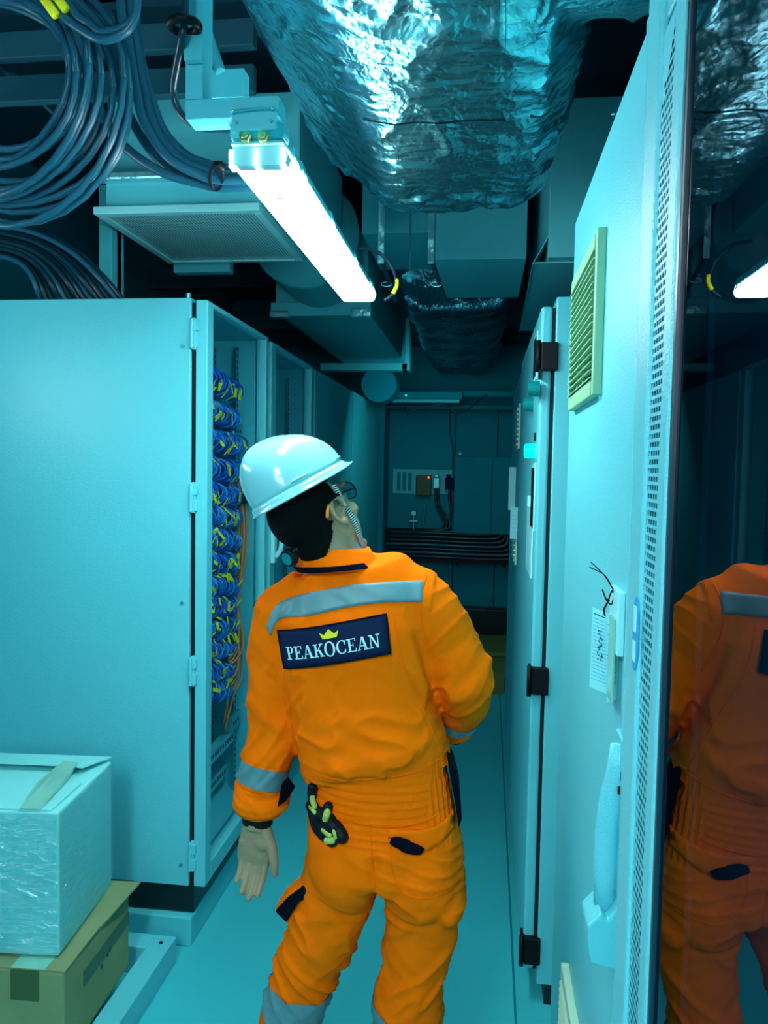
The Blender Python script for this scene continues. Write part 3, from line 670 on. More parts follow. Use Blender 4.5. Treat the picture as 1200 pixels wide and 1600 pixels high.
t.loft([((.02, 1.0, 2.72), .50, .365), ((.40, 1.0, 2.72), .505, .36), ((.9, 1.0, 2.73), .50, .355), ((1.45, 1.0, 2.73), .50, .355)], lat=(0, 1, 0), e=5)
fme = remesh(t, .010, 3)
def fdisp(co, no):
    out = np.zeros(len(co))
    for i, p in enumerate(co):
        if p[1] < .2: continue
        v = Vector(p)
        a = noise.noise(Vector((v.x*2.5, v.y*1.6, v.z*2.5)))*.014
        r1 = max(0, 1-abs(noise.noise(Vector((v.x*5+3, v.y*3, v.z*5))))*5)
        r2 = max(0, 1-abs(noise.noise(Vector((v.x*4+v.y*7, v.y*4-v.x*8, v.z*9))))*5)
        r3 = max(0, 1-abs(noise.noise(Vector((v.x*15+v.y*9, v.y*15-v.x*11, v.z*20))))*4)
        e = min(1.6, .35+max(0, (v.x-.0)/.12)) if v.y > 1.45 else .8
        if v.y > 2.15: e = 1.5
        out[i] = a+.005*r1+.007*r2*e+.0014*r3*e+.0005*noise.noise(v*60)
        if v.z > 2.37 and v.x < -.27: out[i] += .0045*noise.noise(Vector((v.x*5, v.y*26+v.x*26, v.z*5)))+.001*r3
    return out
displace(fme, fdisp)
fd = link('foil_duct', fme, 'foil', None, True); tag(fd, 'big crinkled foil-wrapped duct overhead beside the lit lamp', 'duct')
# tape bands stuck round the duct
bv = BVHTree.FromObject(fd, bpy.context.evaluated_depsgraph_get())
def drape_up(p, off): 
    h = bv.ray_cast(Vector((p[0], p[1], 1.9)), Vector((0, 0, 1)))
    return (h[0]+h[1]*off*(1 if h[1].z < 0 else -1)) if h[0] else Vector((p[0], p[1], 2.36))
def tape_strip(a, b, wd, n=60):
    a, b = Vector((*a, 0)), Vector((*b, 0)); d = (b-a); s = Vector((-d.y, d.x, 0)).normalized()*wd/2; t = MB(); V = []; Fc = []
    for i in range(n+1):
        for j in range(4):
            V.append(drape_up(a+d*i/n+s*(j/1.5-1), .0022))
    for i in range(n):
        for j in range(3): k = i*4+j; Fc.append((k, k+1, k+5, k+4))
    return t.add(V, Fc)
for a, b, wd in (((-.28, 1.72), (.13, 1.72), .06), ((.03, .9), (.055, 1.7), .05)):
    tape_strip(a, b, wd).build('foil_tape', 'foil', fd, True, False)
# far foil duct
t = MB()
st = []
for k, y in enumerate(np.linspace(3.9, 6.3, 13)):
    f_ = (y-3.9)/2.4; w_ = .285-.035*f_; z = 2.66-.02*f_; hgt = .265-.0*f_
    st.append(((-.17, float(y), z), w_*(1+.05*(k % 2)), hgt*(1+.06*(k % 2))))
t.loft(st, lat=(1, 0, 0), e=5)
me = remesh(t, .02, 3); displace(me, lambda co, no: np.array([.018*noise.noise(Vector((p[0]*3, p[1]*5, p[2]*3)))+.01*max(0, 1-3*abs(noise.noise(Vector((p[0]*4, p[1]*6+p[0]*3, p[2]*4)))))  for p in co]))
tag(link('far_foil_duct', me, 'foil2', None, True), 'dark foil-wrapped duct further down the corridor ceiling', 'duct')
# supply diffuser
df = thing('ceiling_diffuser', 'square perforated air diffuser hanging left of the lit lamp', 'diffuser', (-1.0, 2.8, 2.45))
x0, x1, y0, y1, z = -1.335, -.755, 2.51, 3.14, 2.45
part('diffuser_frame', 'white', df, lambda t: (t.box(x0, x1, y0, y0+.035, z-.006, z+.02), t.box(x0, x1, y1-.02, y1, z-.006, z+.02), t.box(x0, x0+.03, y0+.035, y1-.02, z-.006, z+.02), t.box(x1-.03, x1, y0+.035, y1-.02, z-.006, z+.02)), .003)
t = MB(); N1 = 46; xa, xb, ya, yb = x0+.03, x1-.03, y0+.035, y1-.02; du, dv = (xb-xa)/N1, (yb-ya)/N1
V = []; Fc = []
for j in range(N1):
    for i in range(N1):
        u, v = xa+i*du, ya+j*dv; b0 = len(V)
        V += [(u, v, z), (u+du, v, z), (u+du, v+dv, z), (u, v+dv, z), (u+.22*du, v+.22*dv, z), (u+.80*du, v+.22*dv, z), (u+.80*du, v+.80*dv, z), (u+.22*du, v+.80*dv, z)]
        Fc += [(b0+a, b0+(a+1) % 4, b0+4+(a+1) % 4, b0+4+a) for a in range(4)]
t.add(V, Fc); tag(t.build('perforated_plate', 'white', df, False, False), kind='stuff')
box('diffuser_core', 'cable_dk', df, xa, xb, ya, yb, z+.012, z+.02)
part('collar', 'paint', df, lambda t: t.box(x0+.03, x1-.0, y0+.03, y1-.03, z+.02, z+.115), .004)
part('foil_flange', 'tape', df, lambda t: t.box(x0-.02, x1+.0, y0-.005, y0+.04, z+.105, z+.135), .008)
part('plenum_box', 'paint', df, lambda t: t.box(x0+.02, x1+.12, y0+.06, y1+.2, z+.13, z+.40), .006)
each('support_arm', 'paint_mid', df, lambda t: (t.box(x0+.0, x0+.25, y1+.05, y1+.1, z-.03, z+.02), t.box(x0-.1, x0-.04, y0+.25, y0+.31, z-.25, z+.1)), .004)
tk = MB(); tk.box(x0-.09, x0-.04, 2.72, 2.80, 2.08, 2.62)
tag(bev(tk.build('hanger_strut', 'paint_mid', None), .004), 'painted strut dropping behind the left end of the diffuser', 'strut')
# box duct beyond it
bd = thing('box_duct', 'square sheet-metal duct stub with flanges beyond the end of the lit lamp', 'duct', (-.8, 4, 2.35))
part('duct_body', 'paint_mid', bd, lambda t: t.box(-1.03, -.575, 3.72, 5.65, 2.36, 2.75), .004)
each('flange', 'paint_mid', bd, lambda t: (t.box(-1.05, -.555, 3.70, 3.74, 2.335, 2.40), t.box(-1.20, -.56, 5.55, 5.66, 2.31, 2.36), t.box(-.60, -.545, 5.55, 5.66, 2.31, 2.80)), .003)
each('foil_seal', 'tape', bd, lambda t: (t.box(-1.055, -.96, 3.694, 3.735, 2.328, 2.36), t.box(-.65, -.552, 3.694, 3.735, 2.328, 2.37)), .005)
part('flexible_neck', 'paint_in', bd, lambda t: t.tube([(-.80, 3.35, 2.62), (-.80, 3.6, 2.58), (-.80, 3.75, 2.56)], [.24, .21, .19], 24), smooth=True)
part('round_end', 'paint_dk', bd, lambda t: t.cyl((-.78, 5.66, 2.22), (-.78, 5.9, 2.22), .13, 24))
# pale ceiling plenum
pl = thing('ceiling_plenum', 'wide pale plenum box under the ceiling behind the foil duct', 'duct', (.1, 3.5, 2.5))
part('plenum_body', 'paint', pl, lambda t: t.box(-.215, .15, 3.17, 3.87, 2.45, 2.80), .003)
part('plenum_side', 'paint_mid', pl, lambda t: t.box(-.54, -.225, 3.3, 3.9, 2.60, 2.95), .003)
hd2 = thing('sheet_duct', 'pale sheet-metal duct hanging above the switch cabinet', 'duct', (.4, 3.2, 2.32))
t = MB(); t.prism([Vector((.155, 2.75, 2.32)), Vector((.8, 2.75, 2.32)), Vector((.8, 4.05, 2.30)), Vector((.17, 4.05, 2.32))], (0, 0, 0), (0, 0, .004)); t.build('under_sheet', 'paint', hd2)
t = MB(); t.box(.20, .80, 2.70, 4.05, 2.325, 2.85); bev(t.build('duct_body', 'paint', hd2), .003)
t = MB(); t.prism([Vector((.15, 2.745, 2.315)), Vector((.165, 4.06, 2.315)), Vector((.20, 4.06, 2.40)), Vector((.20, 2.70, 2.40))], (0, 0, 0), (.003, 0, 0)); t.build('side_lip', 'paint', hd2)
# hangers between duct and lamp
for k, (px, lb) in enumerate(((596, 'left'), (674, 'right'))):
    a = at(px, 366, y=2.75); b = at(px+2, 412, y=2.75); q = thing('duct_hanger', f'foil-taped steel hanger strap under the end of the foil duct, {lb} one', 'hanger', b)
    part('strap', 'tape', q, lambda t: t.box(a.x-.011, a.x+.011, 2.745, 2.755, b.z, 3.1), .002)
    c = at(px+22, 470, y=2.9); part('lower_strap', 'cable_dk', q, lambda t: t.tube([b, (c.x*.4+b.x*.6, 2.8, b.z*.6+c.z*.4), c], .009, 6)); part('hook', 'zinc', q, lambda t: t.tube([at(px+8, 444, y=2.82)+Vector((.02*math.cos(a_), 0, .008*math.sin(a_))) for a_ in [2*math.pi*i/10 for i in range(11)]], .0025, 6, 1), smooth=True)
a, b = at(642, 370, y=2.8), at(640, 432, y=2.8)
q = thing('threaded_rod', 'thin threaded rod with a round washer under the foil duct end', 'rod', b)
part('rod', 'zinc', q, lambda t: t.cyl(b, (b.x, 2.8, 3.1), .004, 10)); part('washer', 'paint', q, lambda t: (t.cyl(b-Vector((0, 0, .004)), b+Vector((0, 0, .004)), .028, 24), t.cyl(b+Vector((0, 0, .004)), b+Vector((0, 0, .014)), .016, 6), t.cyl(b-Vector((0, 0, .02)), b, .010, 6)), .001)
cc = thing('lamp_lead', 'short dark lead with a yellow sleeve curving at the lamp far end', 'cable', at(610, 420, y=2.3))
part('lead', 'cable_dk', cc, lambda t: t.tube([at(562, 388, y=2.3), at(588, 393, y=2.3), at(608, 410, y=2.3), at(618, 434, y=2.3), at(614, 458, y=2.3), at(600, 470, y=2.3)], .0055, 8), smooth=True)
part('yellow_sleeve', 'yellow', cc, lambda t: t.tube([at(620, 436, y=2.3), at(619, 448, y=2.3), at(614, 459, y=2.3)], .0068, 8), smooth=True)
# ------------- the lit lamp
lm = thing('fluorescent_lamp', 'lit fluorescent lamp fitting hanging under a square steel bracket', 'lamp', (-.375, 1.75, 2.1))
LX0, LX1, LY0, LY1, LZ = -.425, -.325, 1.24, 2.27, 2.088
LM = mat('lamp_diffuser', (.8, 1, 1), .4, emit=(LAMP_COLOR, LAMP_STRENGTH))
LT = LZ+.030
def lens_sec(y, k=1.0):
    cx = (LX0+LX1)/2; w_ = (LX1-LX0)/2*k
    return [Vector((cx+x*w_, y, z)) for x, z in ((-.80, LT+.004), (-1.0, LZ+.015), (-.90, LZ+.003), (-.7, LZ), (.7, LZ), (.90, LZ+.003), (1.0, LZ+.015), (.80, LT+.004))]
def lens(y0, y1): t = MB(); n = 8; t.add(lens_sec(y0)+lens_sec(y1), [(k, (k+1) % n, n+(k+1) % n, n+k) for k in range(n)]+[tuple(range(n)), tuple(range(n, 2*n))]); return t
lens(LY0+.022, LY1-.015).build('diffuser_cover', LM, lm)
FE = mat('frosted_end', (.25, .80, .86), .3, emit=(LAMP_COLOR, .05)); ce = lens(LY0, LY0+.021).build('cover_end', FE, lm); lens(LY1-.014, LY1).build('cover_end', 'white', lm)
for x in (-.421, -.378, -.334): box('end_rib', LM, ce, x-.003, x+.003, LY0-.001, LY0+.02, LZ-.001, LT-.004)
box('rating_label', 'steel', lm, -.386, -.372, 1.385, 1.393, LZ-.0015, LZ-.0002)
t = MB(); t.prism([Vector((LX0+.009, 0, LT+.003)), Vector((LX1-.009, 0, LT+.003)), Vector((LX1-.009, 0, LT+.012)), Vector((LX1-.014, 0, 2.150)), Vector((LX0+.014, 0, 2.150)), Vector((LX0+.009, 0, LT+.012))], (0, LY0-.005, 0), (0, LY1+.01, 0)); bev(t.build('housing', 'paint', lm), .008, 3)
part('gasket_rim', 'white', lm, lambda t: t.box(LX0+.006, LX1-.006, LY0-.008, LY1+.008, LT+.001, LT+.006), .002)
for px in (386, 413):
    g_ = at(px, 216, y=LY0-.005); part('cable_gland', 'brass', lm, lambda t: (t.cyl((g_.x, LY0-.018, g_.z), (g_.x, LY0-.004, g_.z), .0105, 6), t.cyl((g_.x, LY0-.022, g_.z), (g_.x, LY0-.018, g_.z), .0065, 14)), .001)
part('gland_housing', 'paint', lm, lambda t: t.box(LX0+.004, LX1-.004, LY0-.012, LY0+.03, LT+.008, 2.155), .008)
for yy in (1.30, 1.36, 1.62, 1.92, 2.18, 2.235):
    each('clip', 'zinc', lm, lambda t: (t.tube([(LX1+.003, yy-.010, LZ+.016), (LX1-.006, yy-.010, LZ+.048), (LX1-.006, yy+.010, LZ+.048), (LX1+.003, yy+.010, LZ+.016)], .0014, 6, 1), t.tube([(LX0-.003, yy-.010, LZ+.016), (LX0+.006, yy-.010, LZ+.048), (LX0+.006, yy+.010, LZ+.048), (LX0-.003, yy+.010, LZ+.016)], .0014, 6, 1)))
br = thing('lamp_bracket', 'white L-shaped square steel bracket carrying the lit lamp', 'bracket', (-.42, 1.2, 2.3))
a = at(289, 186, y=1.2); b = at(435, 184, y=1.2); c = at(435, 147, y=1.2); d = at(317, 100, y=1.2)
m1, m2 = at(362, 204, y=1.19), at(432, 168, y=1.19)
part('mounting_plate', 'paint', lm, lambda t: (t.box(m1.x, m2.x, 1.19, 1.194, m1.z, m2.z), t.box(m1.x, m2.x, 1.194, 1.27, 2.150, 2.154)), .003)
part('plate_bolt', 'steel', lm, lambda t: t.cyl((m1.x+.008, 1.186, m1.z+.012), (m1.x+.008, 1.19, m1.z+.012), .003, 10)); part('plate_bolt', 'steel', lm, lambda t: t.cyl((m2.x-.008, 1.186, m1.z+.012), (m2.x-.008, 1.19, m1.z+.012), .003, 10))
part('horizontal_bar', 'paint', br, lambda t: t.box(a.x, b.x, 1.2, 1.245, b.z+.004, c.z-.002), .002)
part('vertical_bar', 'paint', br, lambda t: t.box(a.x, d.x, 1.2, 1.245, c.z-.002, 3.1), .002)
ca = at(300, 70, y=1.19); part('pipe_bracket', 'paint', br, lambda t: (t.box(ca.x-.012, ca.x+.018, 1.185, 1.2, ca.z-.025, ca.z+.015)), .002)
q = tag(part('bracket_clamp', 'black', None, lambda t: (t.tube([ca+Vector((.022*math.cos(a_)-.005, -.02+.02*math.sin(a_), .018)) for a_ in [2*math.pi*i/12 for i in range(13)]], .007, 8, 1)), smooth=True), 'black tie wrapped round cable and bracket near its top', 'tie')
part('bar_clip', 'zinc', br, lambda t: (t.tube([at(364, 174, y=1.184), at(395, 170, y=1.184), at(432, 168, y=1.184)], .0016, 6), t.ball(at(364, 174, y=1.184), .003), t.ball(at(425, 169, y=1.184), .003)))
# behind bracket: bolted angle
ag = MB(); p = at(345, 130, y=1.6); ag.box(p.x-.03, p.x+.05, 1.6, 1.64, p.z-.03, p.z+.03); ag.cyl((p.x, 1.6, p.z+.02), (p.x-.06, 1.66, p.z+.16), .012, 8)
tag(bev(ag.build('pipe_clamp', 'paint_mid', None), .003), 'small painted clamp with dark pipe behind the lamp bracket', 'clamp')
# ------------- cables top left
def cab(name, lbl, pts, r, mt_='cable', group=None, cat='cable', seg=8, sm=8):
    t = MB(); t.tube(pts, r, seg, sm); return tag(t.build(name, mt_, None, True), lbl, cat, group)
def PY(px, py, y): return at(px, py, y=y)
bund = [[(187, -40), (190, 20), (200, 60), (211, 130), (225, 190), (262, 245), (310, 272), (345, 281), (420, 283)],
 [(205, -40), (205, 20), (213, 70), (222, 130), (243, 200), (278, 245), (315, 265), (348, 272), (425, 272)],
 [(218, -40), (212, 20), (218, 80), (232, 140), (256, 205), (290, 242), (322, 256), (348, 263), (425, 262)],
 [(140, 30), (136, 80), (142, 130), (160, 180), (198, 232), (255, 270), (315, 287), (345, 293), (420, 290)],
 [(172, 20), (178, 90), (186, 140), (207, 190), (240, 240), (290, 280), (330, 288), (350, 289), (425, 280)]]
nm = ['bold leftmost', 'second', 'innermost', 'lowest and outermost', 'middle']
for k, pts in enumerate(bund):
    yy = [1.75+.012*k-.03*min(i, 7)/7*0 for i in range(len(pts))]
    cab('drop_cable', f'blue-grey cable sweeping down into the tied bundle behind the lamp, {nm[k]}', [PY(px, py, 1.62+.02*k) for px, py in pts], .0105, group='cables swept into the tie')
q = [PY(338+10*math.cos(a), 278+19*math.sin(a), 1.60+.05*math.sin(a)) for a in [2*math.pi*i/12 for i in range(13)]]
t = MB(); t.tube(q, .004, 6, 1); t.box(q[9].x-.006, q[9].x+.012, 1.55, 1.57, q[9].z-.006, q[9].z+.01); tag(t.build('cable_tie', 'tie', None, True), 'black tie strapping the swept cables together', 'tie')
cab('bracket_cable', 'dark cable looping down left of the bracket and back behind it', [PY(291, -30, 1.17), PY(289, 30, 1.17), PY(284, 60, 1.17), PY(276, 100, 1.22), PY(271, 140, 1.26), PY(281, 175, 1.27), PY(310, 198, 1.27), PY(350, 204, 1.27), PY(372, 203, 1.27)], .0062, 'cable_dk')
t0 = thing('hanging_cable_coil', 'big coil of blue-grey cables hanging in the upper left corner', 'cable coil', PY(0, 150, 1.5))
rn = random.Random(5)
for k in range(15):
    R_ = .145+.0085*k+rn.uniform(-.004, .004); cx, cz = PY(15-1.2*k, 125, 1.5).x, PY(0, 130, 1.5).z; yy = 1.46+.008*k+rn.uniform(-.015, .015); tl = rn.uniform(-.05, .05)
    t = MB(); t.tube([(cx-.02+R_*1.05*math.cos(a), yy+tl*math.cos(a), cz+R_*.98*math.sin(a)+.01*math.sin(2*a+k)) for a in [2*math.pi*i/28 for i in range(31)]], .0072, 8, 1); t.build('cable_turn', 'cable', t0, True)
for k in range(2):
    cab('looped_cable', f'cable loop with a yellow sleeve near the top edge, {["lower", "upper"][k]}', [PY(70+25*k, -30, 1.4), PY(95+22*k, 20, 1.4), PY(125+15*k, 45-8*k, 1.4), PY(160, 62-12*k, 1.4), PY(195, 50-8*k, 1.4), PY(212, 20, 1.4), PY(215, -30, 1.4)], .0085)
    a, b = (PY(62, -12, 1.388), PY(87, 24, 1.388)) if k == 0 else (PY(84, -10, 1.388), PY(103, 15, 1.388))
    t = MB(); t.tube([a, b], .0088, 8, 1); tag(t.build('cable_marker', 'yellow', None, True), f'yellow marker sleeve at the top left edge, {["left", "right"][k]} of two', 'marker')
ordn = ['lowest', 'second', 'third', 'fourth', 'fifth', 'sixth', 'seventh', 'eighth', 'ninth', 'tenth', 'eleventh', 'twelfth', 'thirteenth', 'outermost']
for k in range(14):
    f_ = k/13; L_ = lambda a, b: a+(b-a)*f_; yy = 2.42+.014*(k % 3)
    e_ = PY(L_(62, 190), 466, 2.45)
    cab('feed_cable', f'dark cable arching into the left cabinet roof, {ordn[k]} of the fan from below', [PY(-70, L_(405, 330), yy), PY(-10, L_(400, 345), yy), PY(L_(25, 60), L_(408, 362), yy), PY(L_(45, 115), L_(425, 390), yy), PY(L_(56, 160), L_(448, 430), yy), Vector((e_.x, 2.45, 2.15)), Vector((e_.x+.01, 2.45, 2.136))], .0085, 'cable_dk' if k % 4 else 'cable', 'cables fanning into the left cabinet')
nearc = thing('cable_ladder', 'dim horizontal cable ladder rails across the upper left', 'cable ladder', (-1.2, 2.1, 2.8))
for py, hh in ((62, .035), (132, .035)):
    p = PY(150, py, 2.0); box('ladder_rail', 'rail_dk', nearc, -2.2, -.62, 2.0, 2.03, p.z-hh, p.z+hh, .003)
part('brace', 'rail_dk', nearc, lambda t: (t.tube([PY(-10, 95, 2.1), PY(30, 128, 2.1)], .012, 6, 1), t.tube([PY(45, 140, 2.1), PY(110, 200, 2.1)], .009, 6, 1)))
for k, (y, z) in enumerate(((2.2, 2.95), (4.9, 2.75), (6.0, 2.55))):
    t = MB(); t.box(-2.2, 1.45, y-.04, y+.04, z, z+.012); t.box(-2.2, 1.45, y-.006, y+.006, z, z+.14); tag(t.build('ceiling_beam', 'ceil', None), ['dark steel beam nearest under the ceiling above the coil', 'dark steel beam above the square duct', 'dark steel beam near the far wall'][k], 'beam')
# far end pipes, dead lamp
for k, (z, y, r_) in enumerate(((2.22, 6.3, .03), (2.13, 6.55, .022))):
    tag(part('ceiling_pipe', 'wall' if k else 'paint_dk', None, lambda t: t.cyl((-.88, y, z), (.75, y, z), r_, 12), smooth=True), ['thick pipe crossing above the far wall', 'thinner pipe crossing just below the thick one'][k], 'pipe')
fl2 = thing('unlit_lamp', 'unlit lamp fitting across the far end of the ceiling', 'lamp', (-.4, 6.4, 2.17)); box('housing', 'wall', fl2, -.78, -.18, 6.18, 6.26, 2.16, 2.22, .006); box('tube_cover', 'paint_mid', fl2, -.76, -.20, 6.19, 6.25, 2.135, 2.162, .006)
part('end_light', 'green', fl2, lambda t: t.ball((-.63, 6.18, 2.19), .008))
cab('drooping_wire', 'thin wire drooping between far ceiling pipes', [Vector((PY(628, 628, 6.27).x, 6.27, 2.21)), PY(635, 645, 6.1), PY(650, 640, 6.1), PY(690, 632, 6.1), PY(720, 645, 6.1), Vector((PY(760, 625, 6.27).x, 6.27, 2.21))], .006, 'cable_dk')
# ================================================================ THE PERSON
V3 = Vector
U = V3((-.49, -.09, .87)).normalized(); e1 = V3((.85, .16, .5)); dv_ = V3((-.18, .98, 0))
Fh = (.72*e1+.69*dv_); Fh = (Fh-U*Fh.dot(U)).normalized(); Rh = Fh.cross(U).normalized()
HC = V3((-.343, 1.596, 1.484))
HK = .90; HM = (Matrix((Rh, Fh, U)).transposed()*HK).to_4x4(); HM.translation = HC      # local: x = his right, y = forward, z = up
def H(x, y, z): return HM@V3((x, y, z))
def hand(t, W, down, lat, nrm, curl, thumb_out=1.0, s=1.0):
    """W wrist; down = finger direction, lat = towards thumb, nrm = palm normal"""
    d, l, n = V3(down).normalized(), V3(lat), V3(nrm)
    l = (l-d*l.dot(d)).normalized(); n = d.cross(l)*(1 if d.cross(l).dot(V3(nrm)) > 0 else -1)
    P = lambda a, b, c: W+s*(a*d+b*l+c*n)
    t.loft([(P(-.05, 0, 0), .026, .021), (P(0, 0, 0), .027, .018), (P(.02, .0, .001), .032, .019), (P(.05, .0, .002), .037, .017), (P(.08, -.001, .001), .039, .014), (P(.098, -.002, 0), .037, .011)], lat=l, seg=24, e=2.6)
    t.ball(P(.045, .022, .008), (.019*s, .019*s, .019*s)); t.ball(P(.05, -.024, .007), (.014*s,)*3)
    for k, (b, L1, r) in enumerate(((.029, .074, .0086), (.0098, .082, .0088), (-.0098, .076, .0084), (-.028, .060, .0074))):
        c = curl*(1+.06*k); p = P(.088-.003*abs(k-1), b, 0); a = .10*curl+.03*k; pts = [p]; rad = [r*1.12]; sp = (-.02, .0, .03, .06)[k]
        for q, ln in enumerate((.45, .30, .27)):
            a += c*(.55, .75, .45)[q]; dd = math.cos(a)*d+math.sin(a)*n+sp*l
            pts.append(pts[-1]+s*L1*ln*dd); rad.append(r*(.99, .92, .8)[q])
        t.tube(pts, [x*s for x in rad], 12, 1)
        for i_, pp in enumerate(pts[1:]): t.ball(pp, rad[i_+1]*s*1.02, nu=12, nv=8)
    th = [P(.022, .024, .006), P(.052, .046*thumb_out, .014), P(.080, .054*thumb_out, .016), P(.106, .056*thumb_out, .013)]
    t.tube(th, [.016*s, .0125*s, .0105*s, .0085*s], 12, 1)
    for pp, r in zip(th, (.016, .0125, .0105, .0088)): t.ball(pp, r*s, nu=12, nv=8)
b = MB()
# skull, jaw, face
b.ball(H(0, -.018, .038), (.076, .096, .088), HM, 36, 24)
b.ball(H(0, .020, .0), (.068, .068, .085), HM, 30, 20)
b.loft([(H(0, .035, .03), .060, .050, Rh), (H(0, .038, -.02), .058, .050, Rh), (H(0, .040, -.055), .052, .046, Rh), (H(0, .050, -.085), .038, .036, Rh), (H(0, .060, -.103), .024, .024, Rh)], seg=24)
b.ball(H(0, .083, -.098), (.020, .014, .013), HM)                    # chin
b.loft([(H(0, .086, .030), .009, .010, Rh), (H(0, .098, .012), .010, .012, Rh), (H(0, .108, -.006), .014, .013, Rh), (H(0, .098, -.018), .015, .010, Rh)], seg=14)
b.ball(H(0, .109, -.010), (.011, .010, .009), HM)                    # nose tip
for sx in (-1, 1):
    b.ball(H(.044*sx, .060, -.010), (.026, .024, .022), HM)          # cheekbone
    b.ball(H(.030*sx, .082, .052), (.026, .010, .009), HM)           # brow
    b.ball(H(.031*sx, .078, .030), (.012, .012, .010), HM)           # eyeball
b.ball(H(0, .094, -.046), (.024, .010, .0065), HM); b.ball(H(0, .091, -.060), (.021, .010, .007), HM)   # lips
# ears
for sx in (-1, 1):
    pts = [H((.083+.006*(1-abs(math.cos(a)))+.008*(math.cos(a) < 0))*sx, -.002-.018*math.cos(a-.2)*1.0, .004+.031*math.sin(a)-.004*math.cos(a)) for a in [math.radians(q) for q in range(-110, 215, 25)]]
    b.tube([H(.070*sx, .014, -.012)]+pts[2:]+[], [.0045, .005, .006, .0055, .005], 8, 3)
    b.ball(H(.083*sx, .000, -.024), (.006, .009, .011), HM); b.ball(H(.073*sx, -.004, .004), (.004, .014, .024), HM); b.ball(H(.084*sx, .008, -.004), (.005, .005, .007), HM)
# neck, torso, limbs (inside the clothes)
b.loft([(H(0, -.035, -.00), .050, .052), (H(0, -.020, -.055), .054, .056), (V3((-.308, 1.605, 1.405)), .060, .060), (V3((-.292, 1.61, 1.36)), .085, .07)], seg=28)
b.loft([((-.29, 1.61, 1.38), .07, .06), ((-.275, 1.61, 1.33), .15, .075), ((-.265, 1.61, 1.24), .135, .085), ((-.235, 1.61, 1.08), .125, .08), ((-.205, 1.61, .95), .12, .075), ((-.193, 1.61, .82), .135, .09), ((-.195, 1.61, .74), .12, .085)], seg=28)
LS, LE, LW = V3((-.408, 1.60, 1.29)), V3((-.440, 1.605, 1.07)), V3((-.462, 1.565, .842))
RS, RE, RW_ = V3((-.120, 1.61, 1.325)), V3((-.020, 1.63, 1.145)), V3((-.068, 1.825, .985))
for S, E_, W_ in ((LS, LE, LW), (RS, RE, RW_)):
    b.tube([S, S.lerp(E_, .5), E_, E_.lerp(W_, .4), W_, W_+(W_-E_).normalized()*.02], [.048, .042, .036, .036, .028, .026], 16, 3); b.ball(S, .05)
hand(b, LW, (-.07, -.03, -1), (1, -.12, 0), (-.1, -1, 0), .36, 1.0, .95)
hand(b, RW_, (-.75, .6, .1), (0, .2, 1), (-.5, -.6, 0), .75, .8, .95)
LH, LK, LA = V3((-.275, 1.61, .78)), V3((-.362, 1.60, .47)), V3((-.43, 1.66, .09))
RHp, RK, RA = V3((-.115, 1.61, .78)), V3((-.128, 1.60, .47)), V3((-.150, 1.65, .09))
for h_, k_, a_ in ((LH, LK, LA), (RHp, RK, RA)):
    b.tube([h_, h_.lerp(k_, .5), k_, k_.lerp(a_, .35), a_], [.075, .065, .048, .048, .034], 16, 3)
me = remesh(b, .003, 2)
person = link('person', me, 'skin', None, True)
tag(person, 'person in orange coverall and white helmet, back to the camera, looking up right', 'person')
me.materials.append(M['hair'])
# ---- hair: cropped cap from the scalp surface
def region(me, fn, off, name, mt_, parent, planes=(), thick=0.0, smooth=True):
    """copy faces whose centre satisfies fn, trimmed by planes (point, normal: keeps the side the normal points away from)"""
    bm = bmesh.new(); bm.from_mesh(me)
    kill = [f for f in bm.faces if not fn(f.calc_center_median(), f.normal)]
    bmesh.ops.delete(bm, geom=kill, context='FACES')
    for p, n in planes:
        g = bm.verts[:]+bm.edges[:]+bm.faces[:]
        bmesh.ops.bisect_plane(bm, geom=g, plane_co=p, plane_no=n, clear_outer=True)
    bm.normal_update()
    for v in bm.verts: v.co += v.normal*off
    if thick:
        g = bmesh.ops.solidify(bm, geom=bm.faces[:], thickness=-thick)
    m2 = bpy.data.meshes.new(name); bm.to_mesh(m2); bm.free()
    return link(name, m2, mt_, parent, smooth)
HI = HM.inverted()
def hair_fn(c, n):
    q = HI@c
    if q.length > .16 or q.z < -.075: return False
    ear = abs(q.x) > .066 and (q.y+.0)**2+(q.z)**2 < .034**2
    if ear: return False
    return (q.y < -.012-.016*min(1, max(0, -q.z)/.02)+.9*min(0, q.z+.03) and q.z > -.072) or (q.z > .03 and q.y < .022) or (q.z > .075)
region(me, hair_fn, .0035, 'hair', 'hair', person)
# ---- coverall
s = MB()
s.loft([((-.300, 1.605, 1.415), .060, .060), ((-.298, 1.61, 1.395), .080, .072), ((-.29, 1.61, 1.37), .135, .082), ((-.275, 1.61, 1.335), .172, .092), ((-.268, 1.61, 1.27), .176, .112),
        ((-.262, 1.61, 1.19), .165, .122), ((-.250, 1.61, 1.11), .158, .122), ((-.232, 1.61, 1.04), .156, .124), ((-.220, 1.605, 1.0), .160, .130), ((-.212, 1.605, .978), .156, .124), ((-.205, 1.60, .960), .143, .102),
        ((-.203, 1.60, .93), .147, .104), ((-.199, 1.60, .87), .156, .112), ((-.195, 1.60, .82), .163, .124), ((-.194, 1.60, .76), .162, .130), ((-.194, 1.60, .745), .150, .118), ((-.195, 1.60, .728), .115, .09)], seg=40, e=2.35)
# left sleeve
s.tube([(-.365, 1.61, 1.31), LS+V3((-.006, 0, -.01)), (-.432, 1.60, 1.20), LE+V3((.0, 0, .03)), (-.440, 1.595, 1.0), (-.452, 1.585, .95), (-.456, 1.578, .905)], [.068, .068, .062, .060, .058, .056, .052], 24, 3)
s.ball(LS+V3((.005, 0, -.0)), .068)
